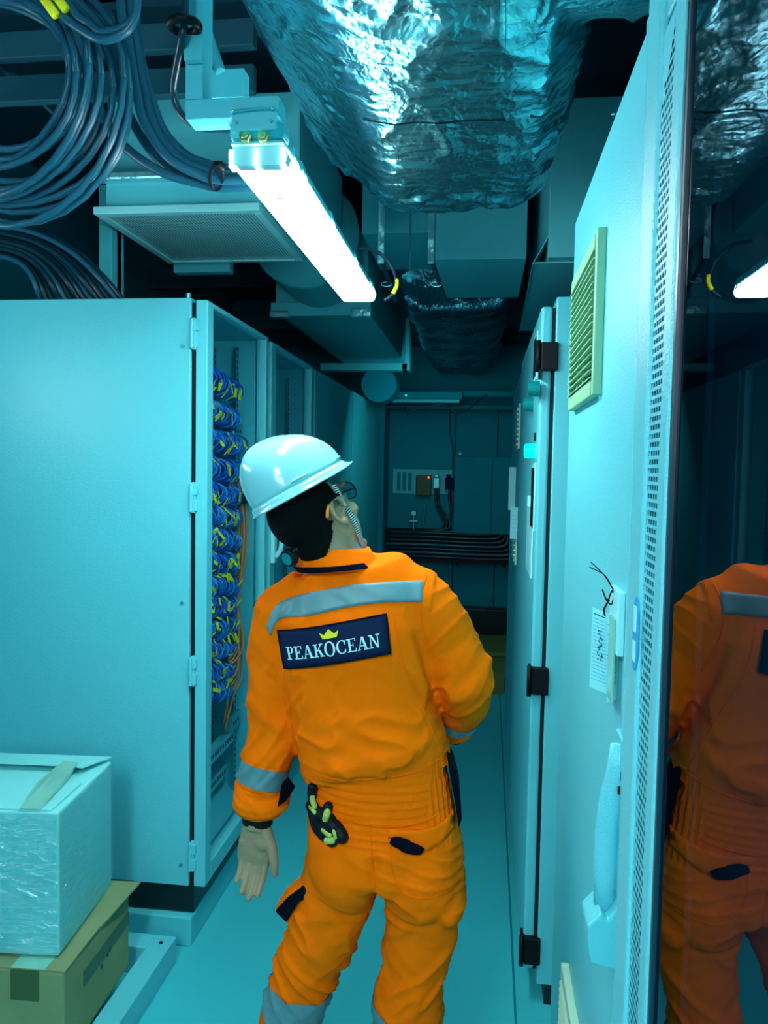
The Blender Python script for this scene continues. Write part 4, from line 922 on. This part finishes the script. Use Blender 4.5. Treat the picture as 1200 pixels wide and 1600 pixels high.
# right sleeve
s.tube([(-.165, 1.61, 1.335), RS+V3((.0, 0, -.012)), (-.066, 1.62, 1.235), (-.030, 1.625, 1.155), (-.030, 1.69, 1.095), (-.044, 1.75, 1.040), (-.054, 1.785, 1.010)], [.070, .070, .066, .066, .060, .054, .048], 24, 3)
s.ball(RS+V3((-.01, 0, -.005)), .068); s.ball((-.022, 1.615, 1.160), .058)
# legs
s.tube([(-.268, 1.60, .80), (-.280, 1.595, .72), (-.312, 1.59, .62), (-.348, 1.595, .52), (-.372, 1.60, .45), (-.398, 1.615, .36), (-.415, 1.64, .22), (-.43, 1.655, .12)], [.086, .088, .080, .070, .070, .070, .068, .060], 28, 3)
s.tube([(-.118, 1.60, .80), (-.105, 1.59, .72), (-.108, 1.59, .62), (-.120, 1.59, .54), (-.130, 1.595, .45), (-.140, 1.61, .36), (-.147, 1.635, .22), (-.152, 1.65, .12)], [.092, .088, .076, .070, .074, .074, .070, .062], 28, 3)
s.ball((-.262, 1.578, .765), (.085, .105, .105)); s.ball((-.112, 1.575, .760), (.085, .105, .105)); s.ball((-.047, 1.58, .695), (.036, .085, .040)); s.ball((-.10, 1.56, .715), (.07, .08, .045))
sme = remesh(s, .0055, 8)
def fold(u, sharp=2.2):           # rounded ridges, sharp valleys
    return 1-abs(u)*sharp
def sdisp(co, no):
    out = np.zeros(len(co))
    for i in range(len(co)):
        x, y, z = co[i]; ny = no[i][1]; v = 0.
        n1 = noise.noise(V3((x*5, y*5, z*5)))
        larm = x < -.352-.12*max(0, 1.15-z) and z > .86
        rarm = (x > -.115+.1*(z-1.15) and z > 1.02 and x > -.105) or (y > 1.69 and z > .93 and x > -.13)
        N3 = lambda a, b, c: noise.noise(V3((a, b, c)))
        if larm:
            v += .006*N3(x*9, y*9, z*22+x*16)+.008*max(0, fold(N3(x*8+5, y*8, z*17-x*16)))**3+.002*max(0, fold(N3(x*14+1, y*14, z*34+x*30)))**3-.004
        elif rarm:
            v += (.3+.8*math.exp(-((z-1.17)/.085)**2))*(.007*N3(x*12+z*9, y*8, z*20-x*22)+.008*max(0, fold(N3(x*10-z*6, y*8, z*17-x*15+4)))**3+.002*max(0, fold(N3(x*22-z*8, y*12, z*30-x*26)))**3-.005)
        elif z > .985:     # back and chest
            low = math.exp(-((z-1.02)/.09)**2)
            v += .006*n1+.004*N3(x*13+z*5, y*4, z*5-x*6)
            v += (.003+.005*low)*max(0, fold(N3(x*11+z*12, y*6, z*9-x*5+2)))**3+.003*low*N3(x*20, y*8, z*38)
            v += .006*math.exp(-((x+.135-.28*(1.25-z))/.008)**2)*(1 if z < 1.3 else 0)*min(1, max(0, 1.3-z)/.1)-.005*math.exp(-((x+.118-.28*(1.25-z))/.007)**2)*(1 if z < 1.27 else 0)
        elif z > .832:    # elastic waist: gathered rows
            w_ = z-.20*(x+.2)**2*2+.0035*N3(x*14, y*10, z*18)
            edge = min(1, (z-.832)/.01)*min(1, max(0, .968-z)/.012)
            side = 1 if x < -.095 else .15
            v += edge*(.0032*math.sin(w_*2*math.pi/.0155)*side+.0015*N3(x*30, y*30, z*50))
            if side < 1: v += .0026*math.sin((x+y)*2*math.pi/.022)*edge
        elif z > .66:     # seat
            v += .004*n1+.003*N3(x*7, y*7, z*18)
            kk = 1 if x > -.19 else .5
            v += kk*.006*max(0, fold(N3(x*6, 3, z*26+x*8)))**4
            v -= .008*math.exp(-((x+.196)/.012)**2)*(1 if z < .82 else 0)
        else:             # legs
            dgn = (1 if x > -.22 else -1)
            k = .5+.9*math.exp(-((z-.50)/.08)**2)+.6*math.exp(-((z-.64)/.05)**2)
            v += k*(.005*N3(x*8, y*8, z*19+dgn*x*14)+.008*max(0, fold(N3(x*7+9, y*7, z*15-dgn*x*14)))**3+.002*max(0, fold(N3(x*12, y*12, z*32+dgn*x*20)))**3-.003)
        out[i] = v
    return out
displace(sme, sdisp)
suit = link('coverall', sme, 'suit', person, True)
bpy.context.view_layer.update()
bvs = BVHTree.FromPolygons([v.co for v in sme.vertices], [p.vertices for p in sme.polygons])
def hit(p, off, smoothn=True):
    """lay a point on the coverall from behind (along +Y)"""
    h = bvs.ray_cast(V3((p[0], 1.2, p[1])), V3((0, 1, 0)))
    if h[0] is None or h[0].y > 1.66:
        q = bvs.find_nearest(V3((p[0], 1.56, p[1]))); return q[0]+V3((0, -off, 0))
    return h[0]+V3((0, -off, 0))
def px2(px, py, y=1.50): q = at(px, py, y=y); return (q.x, q.z)
def quad_drape(c4, nu, nv, off):
    V, Fc = [], []
    for j in range(nv+1):
        for i in range(nu+1):
            u, v = i/nu, j/nv
            a = [(1-u)*c4[0][k]+u*c4[1][k] for k in (0, 1)]; d_ = [(1-u)*c4[3][k]+u*c4[2][k] for k in (0, 1)]
            V.append(hit(((1-v)*a[0]+v*d_[0], (1-v)*a[1]+v*d_[1]), off))
    for j in range(nv):
        for i in range(nu): q = j*(nu+1)+i; Fc.append((q, q+1, q+nu+2, q+nu+1))
    return V, Fc
def soli(o, th):
    m_ = o.modifiers.new('s', 'SOLIDIFY'); m_.thickness = th; m_.offset = 0; return o
# badge on the back: a smooth sheet fitted over the cloth
BC = [px2(427, 990), px2(603, 960), px2(611, 1020), px2(440, 1048)]
NB = 12
Vb, Fb = quad_drape(BC, NB, 6, 0)
A_ = np.array([[1, p.x, p.z, p.x**2, p.z**2, p.x*p.z, p.x**3] for p in Vb]); Y_ = np.array([p.y for p in Vb]); cf = np.linalg.lstsq(A_, Y_, rcond=None)[0]
dmax = max(0, max(float(a@cf)-y for a, y in zip(A_, Y_)))
def bsurf(x, z, off): return V3((x, float(np.array([1, x, z, x*x, z*z, x*z, x**3])@cf)-dmax-off, z))
def uvp(u, v):
    a = [(1-u)*BC[0][k]+u*BC[1][k] for k in (0, 1)]; d_ = [(1-u)*BC[3][k]+u*BC[2][k] for k in (0, 1)]
    return ((1-v)*d_[0]+v*a[0], (1-v)*d_[1]+v*a[1])
t = MB(); V = [bsurf(*uvp(i/NB, 1-j/6), .001) for j in range(7) for i in range(NB+1)]
t.add(V, Fb); badge = soli(t.build('name_badge', 'badge', person, True, False), .003)
edge = [uvp(i/20, 0) for i in range(21)]+[uvp(1, i/8) for i in range(1, 9)]+[uvp(1-i/20, 1) for i in range(1, 21)]+[uvp(0, 1-i/8) for i in range(1, 9)]
t = MB(); t.tube([bsurf(*q, .003) for q in edge], .0014, 6, 1); t.build('badge_piping', 'navy', badge, True)
# lettering
def ring(cx, cy, rx, ry, a0, a1, tk, tn, n=18):
    out = []
    for i in range(n):
        q = []
        for a in (a0+(a1-a0)*i/n, a0+(a1-a0)*(i+1)/n):
            r_ = math.radians(a); w_ = tn+(tk-tn)*abs(math.cos(r_)); q.append(((cx+rx*math.cos(r_), cy+ry*math.sin(r_)), (cx+(rx-w_)*math.cos(r_), cy+(ry-w_*.8)*math.sin(r_))))
        out.append([q[0][0], q[1][0], q[1][1], q[0][1]])
    return out
def rc_(x0, x1, y0, y1): return [(x0, y0), (x1, y0), (x1, y1), (x0, y1)]
def dg_(xa, ya, xb, yb, w_): return [(xa, ya), (xa+w_, ya), (xb+w_, yb), (xb, yb)]
G = {'P': (.66, [rc_(.12, .28, 0, 1), rc_(0, .40, 0, .07), rc_(0, .34, .93, 1), rc_(.28, .40, .46, .53)]+ring(.36, .73, .28, .27, -90, 90, .17, .07)),
 'E': (.72, [rc_(.12, .28, 0, 1), rc_(0, .68, .93, 1), rc_(0, .70, 0, .07), rc_(.28, .50, .47, .54), rc_(.45, .50, .37, .64), rc_(.62, .68, .76, .93), rc_(.64, .70, .07, .26)]),
 'A': (.86, [dg_(.10, .04, .38, 1, .07), dg_(.60, .04, .36, 1, .17), rc_(.22, .62, .29, .35), rc_(0, .26, 0, .07), rc_(.52, .88, 0, .07)]),
 'K': (.84, [rc_(.12, .28, 0, 1), rc_(0, .38, 0, .07), rc_(0, .38, .93, 1), dg_(.28, .42, .62, .96, .08), dg_(.58, .05, .36, .56, .17), rc_(.50, .80, .93, 1), rc_(.50, .86, 0, .07)]),
 'O': (.90, ring(.43, .5, .43, .52, 0, 360, .17, .07, 30)),
 'C': (.80, ring(.44, .5, .44, .52, 48, 312, .17, .07, 24)+[rc_(.66, .73, .66, .98), rc_(.68, .74, .10, .30)]),
 'N': (.96, [rc_(.13, .20, .03, 1), rc_(.68, .75, 0, 1), dg_(.62, 0, .11, 1, .15), rc_(0, .34, 0, .07), rc_(0, .22, .93, 1), rc_(.56, .88, .93, 1)])}
def lay(quads, off, name, mt_, par):
    t = MB()
    for q in quads:
        n_ = 3
        vs = [bsurf(*uvp(*((1-j/n_)*((1-i/n_)*q[0][k]+i/n_*q[1][k])+j/n_*((1-i/n_)*q[3][k]+i/n_*q[2][k]) for k in (0, 1))), off) for j in range(n_+1) for i in range(n_+1)]
        t.add(vs, [(j*(n_+1)+i, j*(n_+1)+i+1, (j+1)*(n_+1)+i+1, (j+1)*(n_+1)+i) for j in range(n_) for i in range(n_)])
    o = t.build(name, mt_, par, False, False); return soli(o, .0008)
text = 'PEAKOCEAN'; tot = sum(G[c][0]+.05 for c in text); u = .065; sc_u = .872/tot
for c in text:
    wd, qs = G[c]; big = 1.12 if c == 'O' else 1.0; quads = [[(u+p[0]*sc_u, .235+(p[1]-.5)*.335*big+.1675-.02*u) for p in q] for q in qs]
    lay(quads, .0042, 'letter', 'thread', badge); u += (wd+.05)*sc_u
cr = []; cx, cy = .495, .66
for a, b_ in (((-.07, .155), (-.035, .03)), ((-.035, .13), (-.0, .03)), ((0, .20), (.0, .03)), ((.035, .13), (.0, .03)), ((.075, .155), (.035, .03))):
    pass
pk = [(-.085, .17), (-.045, .10), (-.022, .17), (0, .235), (.022, .17), (.045, .10), (.085, .17)]; bs = [(-.062, 0), (-.04, 0), (-.02, 0), (0, 0), (.02, 0), (.04, 0), (.062, 0)]
for i in range(6): cr.append([(cx+bs[i][0], cy+bs[i][1]), (cx+bs[i+1][0], cy+bs[i+1][1]), (cx+pk[i+1][0], cy+pk[i+1][1]), (cx+pk[i][0], cy+pk[i][1])])
lay(cr, .0044, 'crown_emblem', 'crown', badge)
# reflective band over the shoulder blades
def strip(top, bot, n, nv, off, name, mt_, par, th=.0015):
    """top/bot: polylines in pixels of the photo, sampled evenly"""
    def samp(pl, n):
        P_ = smooth_pts([V3((*px2(*q), 0)) for q in pl], 8); L_ = [0]
        for i in range(1, len(P_)): L_.append(L_[-1]+(P_[i]-P_[i-1]).length)
        out = []
        for k in range(n+1):
            s_ = L_[-1]*k/n; j = max(i for i in range(len(L_)) if L_[i] <= s_+1e-9); j = min(j, len(P_)-2)
            out.append(P_[j].lerp(P_[j+1], (s_-L_[j])/max(1e-9, L_[j+1]-L_[j])))
        return out
    a, b_ = samp(top, n), samp(bot, n); V = []; Fc = []
    for i in range(n+1):
        for j in range(nv+1): q = a[i].lerp(b_[i], j/nv); V.append(hit((q.x, q.y), off))
    for i in range(n):
        for j in range(nv): k = i*(nv+1)+j; Fc.append((k, k+1, k+nv+2, k+nv+1))
    t = MB(); t.add(V, Fc); return soli(t.build(name, mt_, par, True, False), th)
strip([(408, 984), (425, 950), (470, 932), (540, 918), (600, 913), (657, 914)], [(415, 999), (430, 972), (475, 965), (540, 951), (600, 944), (657, 946)], 50, 6, .002, 'reflective_band', 'reflect', person)
def ringband(name, mt_, me_, axis_a, axis_b, near, off=.0018, par=None, rmax=.12):
    a, b_ = V3(axis_a), V3(axis_b); n = (b_-a).normalized()
    def fn(c, nn):
        q = c-a; tt = q.dot(n); return -.02 < tt < (b_-a).length+.02 and (q-n*tt).length < rmax and near(c)
    return region(me_, fn, off, name, mt_, par, planes=((b_, n), (a, -n)), smooth=True)
ringband('reflective_band', 'reflect', sme, (-.4555, 1.578, .910), (-.447, 1.590, .952), lambda c: c.x < -.37, par=person)
ringband('reflective_band', 'reflect', sme, (-.048, 1.762, 1.028), (-.040, 1.732, 1.056), lambda c: c.x > -.115 and c.y > 1.66, par=person)
ringband('reflective_band', 'reflect', sme, (-.392, 1.60, .395), (-.385, 1.60, .466), lambda c: c.x < -.27, par=person)
ringband('reflective_band', 'reflect', sme, (-.145, 1.60, .362), (-.122, 1.60, .432), lambda c: c.x > -.25, par=person)
# rolled cuffs
t = MB()
for k, (z, r_, rr) in enumerate(((.905, .050, .009), (.893, .053, .010), (.880, .051, .011), (.868, .045, .009))):
    c = V3((-.458, 1.577, z)); N_ = 26
    t.tube([c+V3((r_*math.cos(a)*(1+.05*math.sin(3*a+k)), r_*.95*math.sin(a), .010*math.sin(a*1+.4*k)-.010*math.cos(a+.5))) for a in [2*math.pi*i/N_ for i in range(N_+1)]], rr, 8, 1)
t.loft([((-.457, 1.578, .915), .050, .050), ((-.459, 1.577, .865), .044, .042)], seg=24)
cme = remesh(t, .0035, 3); displace(cme, lambda co, no: np.array([.0025*noise.noise(V3((p[0]*20, p[1]*20, p[2]*45+p[0]*50))) for p in co])); link('rolled_cuff', cme, 'suit', person, True)
strip([(434, 1262), (446, 1236), (457, 1222)], [(442, 1256), (452, 1240), (460, 1228)], 4, 2, .01, 'dummy', 'navy', person); bpy.data.objects.remove(bpy.data.objects['dummy'])
t = MB(); q = [at(433, 1262, y=1.53), at(440, 1225, y=1.53), at(448, 1217, y=1.545), at(460, 1232, y=1.56), at(447, 1252, y=1.545)]
t.prism(q, (0, 0, 0), (0, .012, 0)); bev(t.build('cuff_facing', 'navy', person), .002)
t = MB(); t.loft([((-.052, 1.780, 1.016), .050, .046), ((-.058, 1.798, .998), .053, .049), ((-.062, 1.808, .988), .050, .046)], lat=(1, 0, 0), seg=24); t.build('cuff', 'suit', person, True)
t = MB(); t.prism([at(*q, y=1.77) for q in ((707, 1146), (720, 1138), (727, 1142), (719, 1164), (708, 1165))], (0, 0, 0), (0, .012, 0)); bev(t.build('cuff_facing', 'navy', person), .003)
# collar
def collar_ring(c, rx, ry, z0, z1, a0, a1, tilt=(0, 0), n=40, flare=.0):
    V, Fc = [], []
    for j in range(5):
        for i in range(n+1):
            a = math.radians(a0+(a1-a0)*i/n); f_ = j/4; k = 1+flare*(1-f_)
            x, y = rx*k*math.cos(a), ry*k*math.sin(a)
            V.append(V3((c[0]+x-.010*f_, c[1]+y, z0+(z1-z0)*f_+tilt[0]*x+tilt[1]*y)))
    for j in range(4):
        for i in range(n): q = j*(n+1)+i; Fc.append((q, q+1, q+n+2, q+n+1))
    t = MB(); return t.add(V, Fc)
soli(collar_ring((-.298, 1.605), .070, .066, 1.388, 1.430, 20, 340+20, (.02, -.02), flare=.30).build('collar', 'suit', person, True), .005)
o = collar_ring((-.297, 1.602), .090, .086, 1.388, 1.398, 200, 320, (.10, -.02)).build('collar_lining', 'navy', person, True); soli(o, .003)
# seams and pleats
def seam(pl, wd, name='seam', mt_='suit', off=.001):
    t = MB(); P_ = smooth_pts([V3((*px2(*q), 0)) for q in pl], 8); t.tube([hit((p.x, p.y), off) for p in P_], wd, 6, 1); return t.build(name, mt_, person, True)
seam([(612, 958), (618, 990), (626, 1030), (645, 1080), (672, 1150), (688, 1195)], .0011); seam([(432, 1020), (437, 1080), (446, 1130), (462, 1170)], .0011)
seam([(663, 905), (655, 935), (655, 970), (664, 1010), (676, 1040)], .0014); seam([(478, 1262), (540, 1278), (600, 1288), (660, 1286), (712, 1280)], .0013)
seam([(580, 1288), (584, 1340), (590, 1398)], .0012); seam([(485, 1206), (540, 1215), (600, 1214), (660, 1208), (700, 1196)], .0012)
for i in range(4): seam([(672+8*i, 1200), (674+8*i, 1240), (678+8*i, 1280)], .0012)
for i in range(5): q = hit(px2(617+1.5*i, 985+13*i), .0015); t = MB(); t.cyl(q, q+V3((0, .002, -.005)), .0012, 6); t.build('stitch', 'suit', person)
# right back pocket with flap, navy openings
strip([(608, 1290), (640, 1294), (675, 1296), (711, 1290)], [(608, 1302), (636, 1309), (664, 1326), (711, 1314)], 18, 4, .006, 'pocket_flap', 'suit', person, .005)
strip([(613, 1302), (624, 1299), (644, 1308), (664, 1321)], [(611, 1307), (628, 1319), (645, 1326), (658, 1328)], 10, 3, .0135, 'pocket_lining', 'navy', person, .003)
seam([(610, 1310), (615, 1350), (632, 1385), (690, 1395), (718, 1400)], .0012)
# side panel in navy and cargo pocket on the left thigh
for pl in ([(703, 1180), (715, 1203), (724, 1240), (727, 1280), (722, 1296), (715, 1250), (708, 1212)], [(707, 1316), (714, 1340), (720, 1372), (716, 1376), (709, 1345), (704, 1322)], [(700, 1412), (709, 1408), (706, 1428), (700, 1430)]):
    t = MB(); t.prism([at(q[0]-5, q[1], y=1.56) for q in pl], (0, 0, 0), (-.006, .10, 0)); bev(t.build('side_panel', 'navy', person), .004)
t = MB(); q = [at(430, 1425, y=1.55), at(448, 1404, y=1.55), at(468, 1390, y=1.54), at(474, 1384, y=1.54), at(482, 1385, y=1.535), at(480, 1404, y=1.535), at(466, 1410, y=1.535), at(447, 1442, y=1.545)]
t.prism([(p.x, p.y, p.z) for p in q], (0, 0, 0), (0, .012, 0)); bev(t.build('cargo_lining', 'navy', person), .002)
t = MB(); q = [at(427, 1424, y=1.56), at(444, 1400, y=1.56), at(474, 1376, y=1.55), at(484, 1372, y=1.545), at(490, 1420, y=1.545), at(450, 1446, y=1.555)]
t.prism(q, (0, 0, 0), (0, .05, 0)); bev(t.build('cargo_pocket', 'suit', person), .008, 3)
# boots
for a_ in (LA, RA):
    t = MB(); t.loft([(a_+V3((0, .0, .10)), .045, .05), (a_+V3((0, 0, .02)), .045, .055), (a_+V3((0, .03, -.04)), .048, .09), (a_+V3((0, .05, -.085)), .050, .135)], lat=(1, 0, 0), seg=24); t.build('boot', 'black', person, True)
    t = MB(); t.loft([(a_+V3((0, .05, -.088)), .052, .14), (a_+V3((0, .05, -.07)), .052, .138)], lat=(1, 0, 0), seg=24); o = t.build('boot_sole', 'tie', person)
# ---- helmet
HS = .805/HK
def HH(x, y, z): return HM@V3((x*HS, y*HS, (z-.068)*HS+.083))+V3((-.005, 0, .016))
def dome(u, v):      # u angle, v 0 rim .. 1 apex
    a = u; c, s_ = math.cos(a), math.sin(a)
    ph = v*math.pi/2; r_ = math.cos(ph)**.82; h_ = math.sin(ph)**.92
    rx, ry = .118, .143 if s_ > 0 else .140
    x, y, z = rx*r_*c, ry*r_*s_-.034*h_**2, .134*h_
    rid = math.exp(-(x/.020)**2)*.007*min(1, v*3)*(1 if v > .05 else 0)
    return x, y, z+rid
HR = .068
NU, NV = 72, 26; V, Fc = [], []
for j in range(NV+1):
    for i in range(NU): x, y, z = dome(2*math.pi*i/NU, j/NV); V.append(HH(x, y-.008, z+HR))
for j in range(NV):
    for i in range(NU): Fc.append((j*NU+i, j*NU+(i+1) % NU, (j+1)*NU+(i+1) % NU, (j+1)*NU+i))
hel = thing('helmet', 'x', 'helmet'); bpy.data.objects.remove(hel)
t = MB(); t.add(V, Fc); hel = soli(t.build('helmet', 'helmet', person, True, False), .003)
# rim skirt + brim
V, Fc = [], []; prof = [(0, .0), (.004, -.010), (.006, -.020), (.011, -.022)]
for j, (o_, dz) in enumerate(prof):
    for i in range(NU):
        a = 2*math.pi*i/NU; c, s_ = math.cos(a), math.sin(a)
        fb = max(0, s_)**2.2*(.036 if j >= 2 else .012*j) ; ry = .143 if s_ > 0 else .140
        x, y = (.118+o_)*c, (ry+o_+fb)*s_ if s_ > 0 else (ry+o_)*s_
        V.append(HH(x, y-.008, HR+dz+(.006*max(0, s_)**2 if j >= 2 else 0)))
for j in range(3):
    for i in range(NU): Fc.append((j*NU+i, j*NU+(i+1) % NU, (j+1)*NU+(i+1) % NU, (j+1)*NU+i))
t = MB(); t.add(V, Fc); soli(t.build('helmet_rim', 'helmet', hel, True, False), .003)
for ang in (-30, 38):     # slots moulded in the side
    a = math.radians(ang); t = MB()
    for k in range(7):
        aa = a+math.radians(-12+4*k); c, s_ = math.cos(aa), math.sin(aa)
    pts = [HH(.1195*math.cos(a+math.radians(q)), .1435*math.sin(a+math.radians(q))-.008, HR+.012) for q in range(-10, 11, 4)]
    t.tube(pts, .0028, 6, 2); t.build('side_slot', 'helmet', hel, True)
# suspension with ratchet knob at the nape, visible under the rim
t = MB(); t.tube([H(.074*math.sin(a), -.035-.082*math.cos(a), .012-.040*math.cos(a)) for a in [math.radians(q) for q in range(-20, 21, 5)]], .005, 8, 1); t.build('suspension_band', 'black', hel, True)
kc = H(-.006, -.112, -.034); t = MB(); t.cyl(kc, kc-Fh*.016, .019, 24); bev(t.build('ratchet_knob', 'black', hel), .003)
t = MB(); t.cyl(kc-Fh*.016, kc-Fh*.018, .013, 24); t.build('knob_face', 'paint_dk', hel)
# chin strap with woven stripes
def ribbon(pts, wd, across, name, mt_, par, sm=6):
    P_ = smooth_pts(pts, sm); V, Fc = [], []; L_ = 0; uv = []
    for i, p in enumerate(P_):
        t_ = (P_[min(i+1, len(P_)-1)]-P_[max(i-1, 0)]).normalized(); a = V3(across); a = (a-t_*a.dot(t_)).normalized()*wd/2
        if i: L_ += (p-P_[i-1]).length
        V += [p-a, p+a]; uv += [(L_/.012, 0), (L_/.012, 1)]
    for i in range(len(P_)-1): Fc.append((2*i, 2*i+1, 2*i+3, 2*i+2))
    t = MB(); t.add(V, Fc); o = t.build(name, mt_, par, True, False); ul = o.data.uv_layers.new(name='UVMap')
    for l in o.data.loops: ul.data[l.index].uv = uv[l.vertex_index]
    return soli(o, .0015)
bvb = BVHTree.FromPolygons([v.co for v in me.vertices], [p.vertices for p in me.polygons])
def skin_at(x, y, z, off=.003):
    p = H(x, y, z); q = bvb.find_nearest(p); return q[0]+q[1]*off
for sx in (1, -1):
    ribbon([H(.090*sx, .018, .062), skin_at(.085*sx, .026, .035), skin_at(.08*sx, .033, .012), skin_at(.075*sx, .040, -.018), skin_at(.07*sx, .044, -.050), skin_at(.055*sx, .046, -.085), skin_at(.02*sx, .052, -.112, .006)], .013, Fh, 'chin_strap', 'stripe', hel)
# glasses
gl = MB(); gl.tube([H(.070, .086, .030), H(.079, .050, .034), H(.083, .015, .036), H(.083, -.016, .030)], .0022, 8)
gl.tube([H(-.070, .086, .030), H(-.079, .050, .030), H(-.080, .015, .026), H(-.081, -.008, .016)], .0022, 8); gla = gl.build('glasses', 'black', person, True)
t = MB(); t.tube([H(.083, -.014, .031), H(.084, -.032, .018), H(.084, -.044, .004)], [.003, .0038, .0034], 8); t.build('temple_tip', 'orange_tip', gla, True)
for sx in (-1, 1):
    pts = [H((.036+.032*math.cos(a))*sx, .104-.012*abs(math.cos(a) > .2)*math.cos(a), .030+.021*math.sin(a)) for a in [2*math.pi*i/20 for i in range(20)]]
    t = MB(); t.prism(pts, Fh*.0, Fh*.002); t.build('lens', 'glasses', gla); t = MB(); t.tube(pts+[pts[0]], .0014, 6, 1); t.build('lens_rim', 'black', gla, True)
# wristwatch band
t = MB(); c = V3((-.4625, 1.565, .842)); ax = (LW-LE).normalized()
t.loft([(c+V3((0, 0, .018)), .0325, .0265), (c+V3((0, 0, .012)), .0345, .0285), (c+V3((0, 0, -.006)), .0345, .028), (c+V3((0, 0, -.010)), .032, .0255)], lat=(1, -.2, 0), seg=28); wt = t.build('watch_strap', 'black', person, True)
t = MB(); t.box(-.478, -.45, 1.583, 1.602, .832, .858); bev(t.build('watch_case', 'black', wt), .004)
# gloves tucked into the left back pocket
gv = thing('work_gloves', 'black and yellow-green work gloves stuffed in the left back pocket', 'gloves', at(510, 1285, y=1.47))
t = MB(); Q = lambda px, py, y: at(px, py, y=y)
for pl, r_ in (([(484, 1238), (482, 1262), (492, 1275)], .009), ([(478, 1273), (500, 1280)], .010), ([(512, 1262), (506, 1285)], .009), ([(495, 1285), (505, 1300), (520, 1308)], .013), ([(515, 1282), (530, 1295), (536, 1302)], .012), ([(500, 1278), (522, 1290)], .014), ([(480, 1278), (492, 1296), (505, 1306)], .009)):
    pts = [hit((Q(px, py, 1.5).x, Q(px, py, 1.5).z), .007) for px, py in pl]; t.tube(pts, r_*1.2, 12, 4)
    for p in (pts[0], pts[-1]): t.ball(p, r_*1.2, nu=12, nv=8)
gme = remesh(t, .0025, 2); link('glove_fabric', gme, 'black', gv, True)
for k, (pl, r_) in enumerate((([(484, 1240), (484, 1256), (489, 1266)], .0042), ([(480, 1270), (492, 1272)], .003), ([(480, 1278), (491, 1280)], .0025), ([(513, 1266), (510, 1276)], .0050), ([(507, 1294), (518, 1298)], .0040), ([(524, 1290), (528, 1300)], .0026), ([(514, 1307), (522, 1306)], .0052), ([(493, 1290), (496, 1298)], .0025))):
    pts = [hit((Q(px, py, 1.5).x, Q(px, py, 1.5).z), .0185 if k not in (1, 2, 7) else .0175) for px, py in pl]; t = MB(); r_ *= 1.45; t.tube(pts, r_, 10, 4)
    for p in (pts[0], pts[-1]): t.ball(p, r_, nu=10, nv=8)
    t.build('glove_patch', 'glove_y', gv, True)
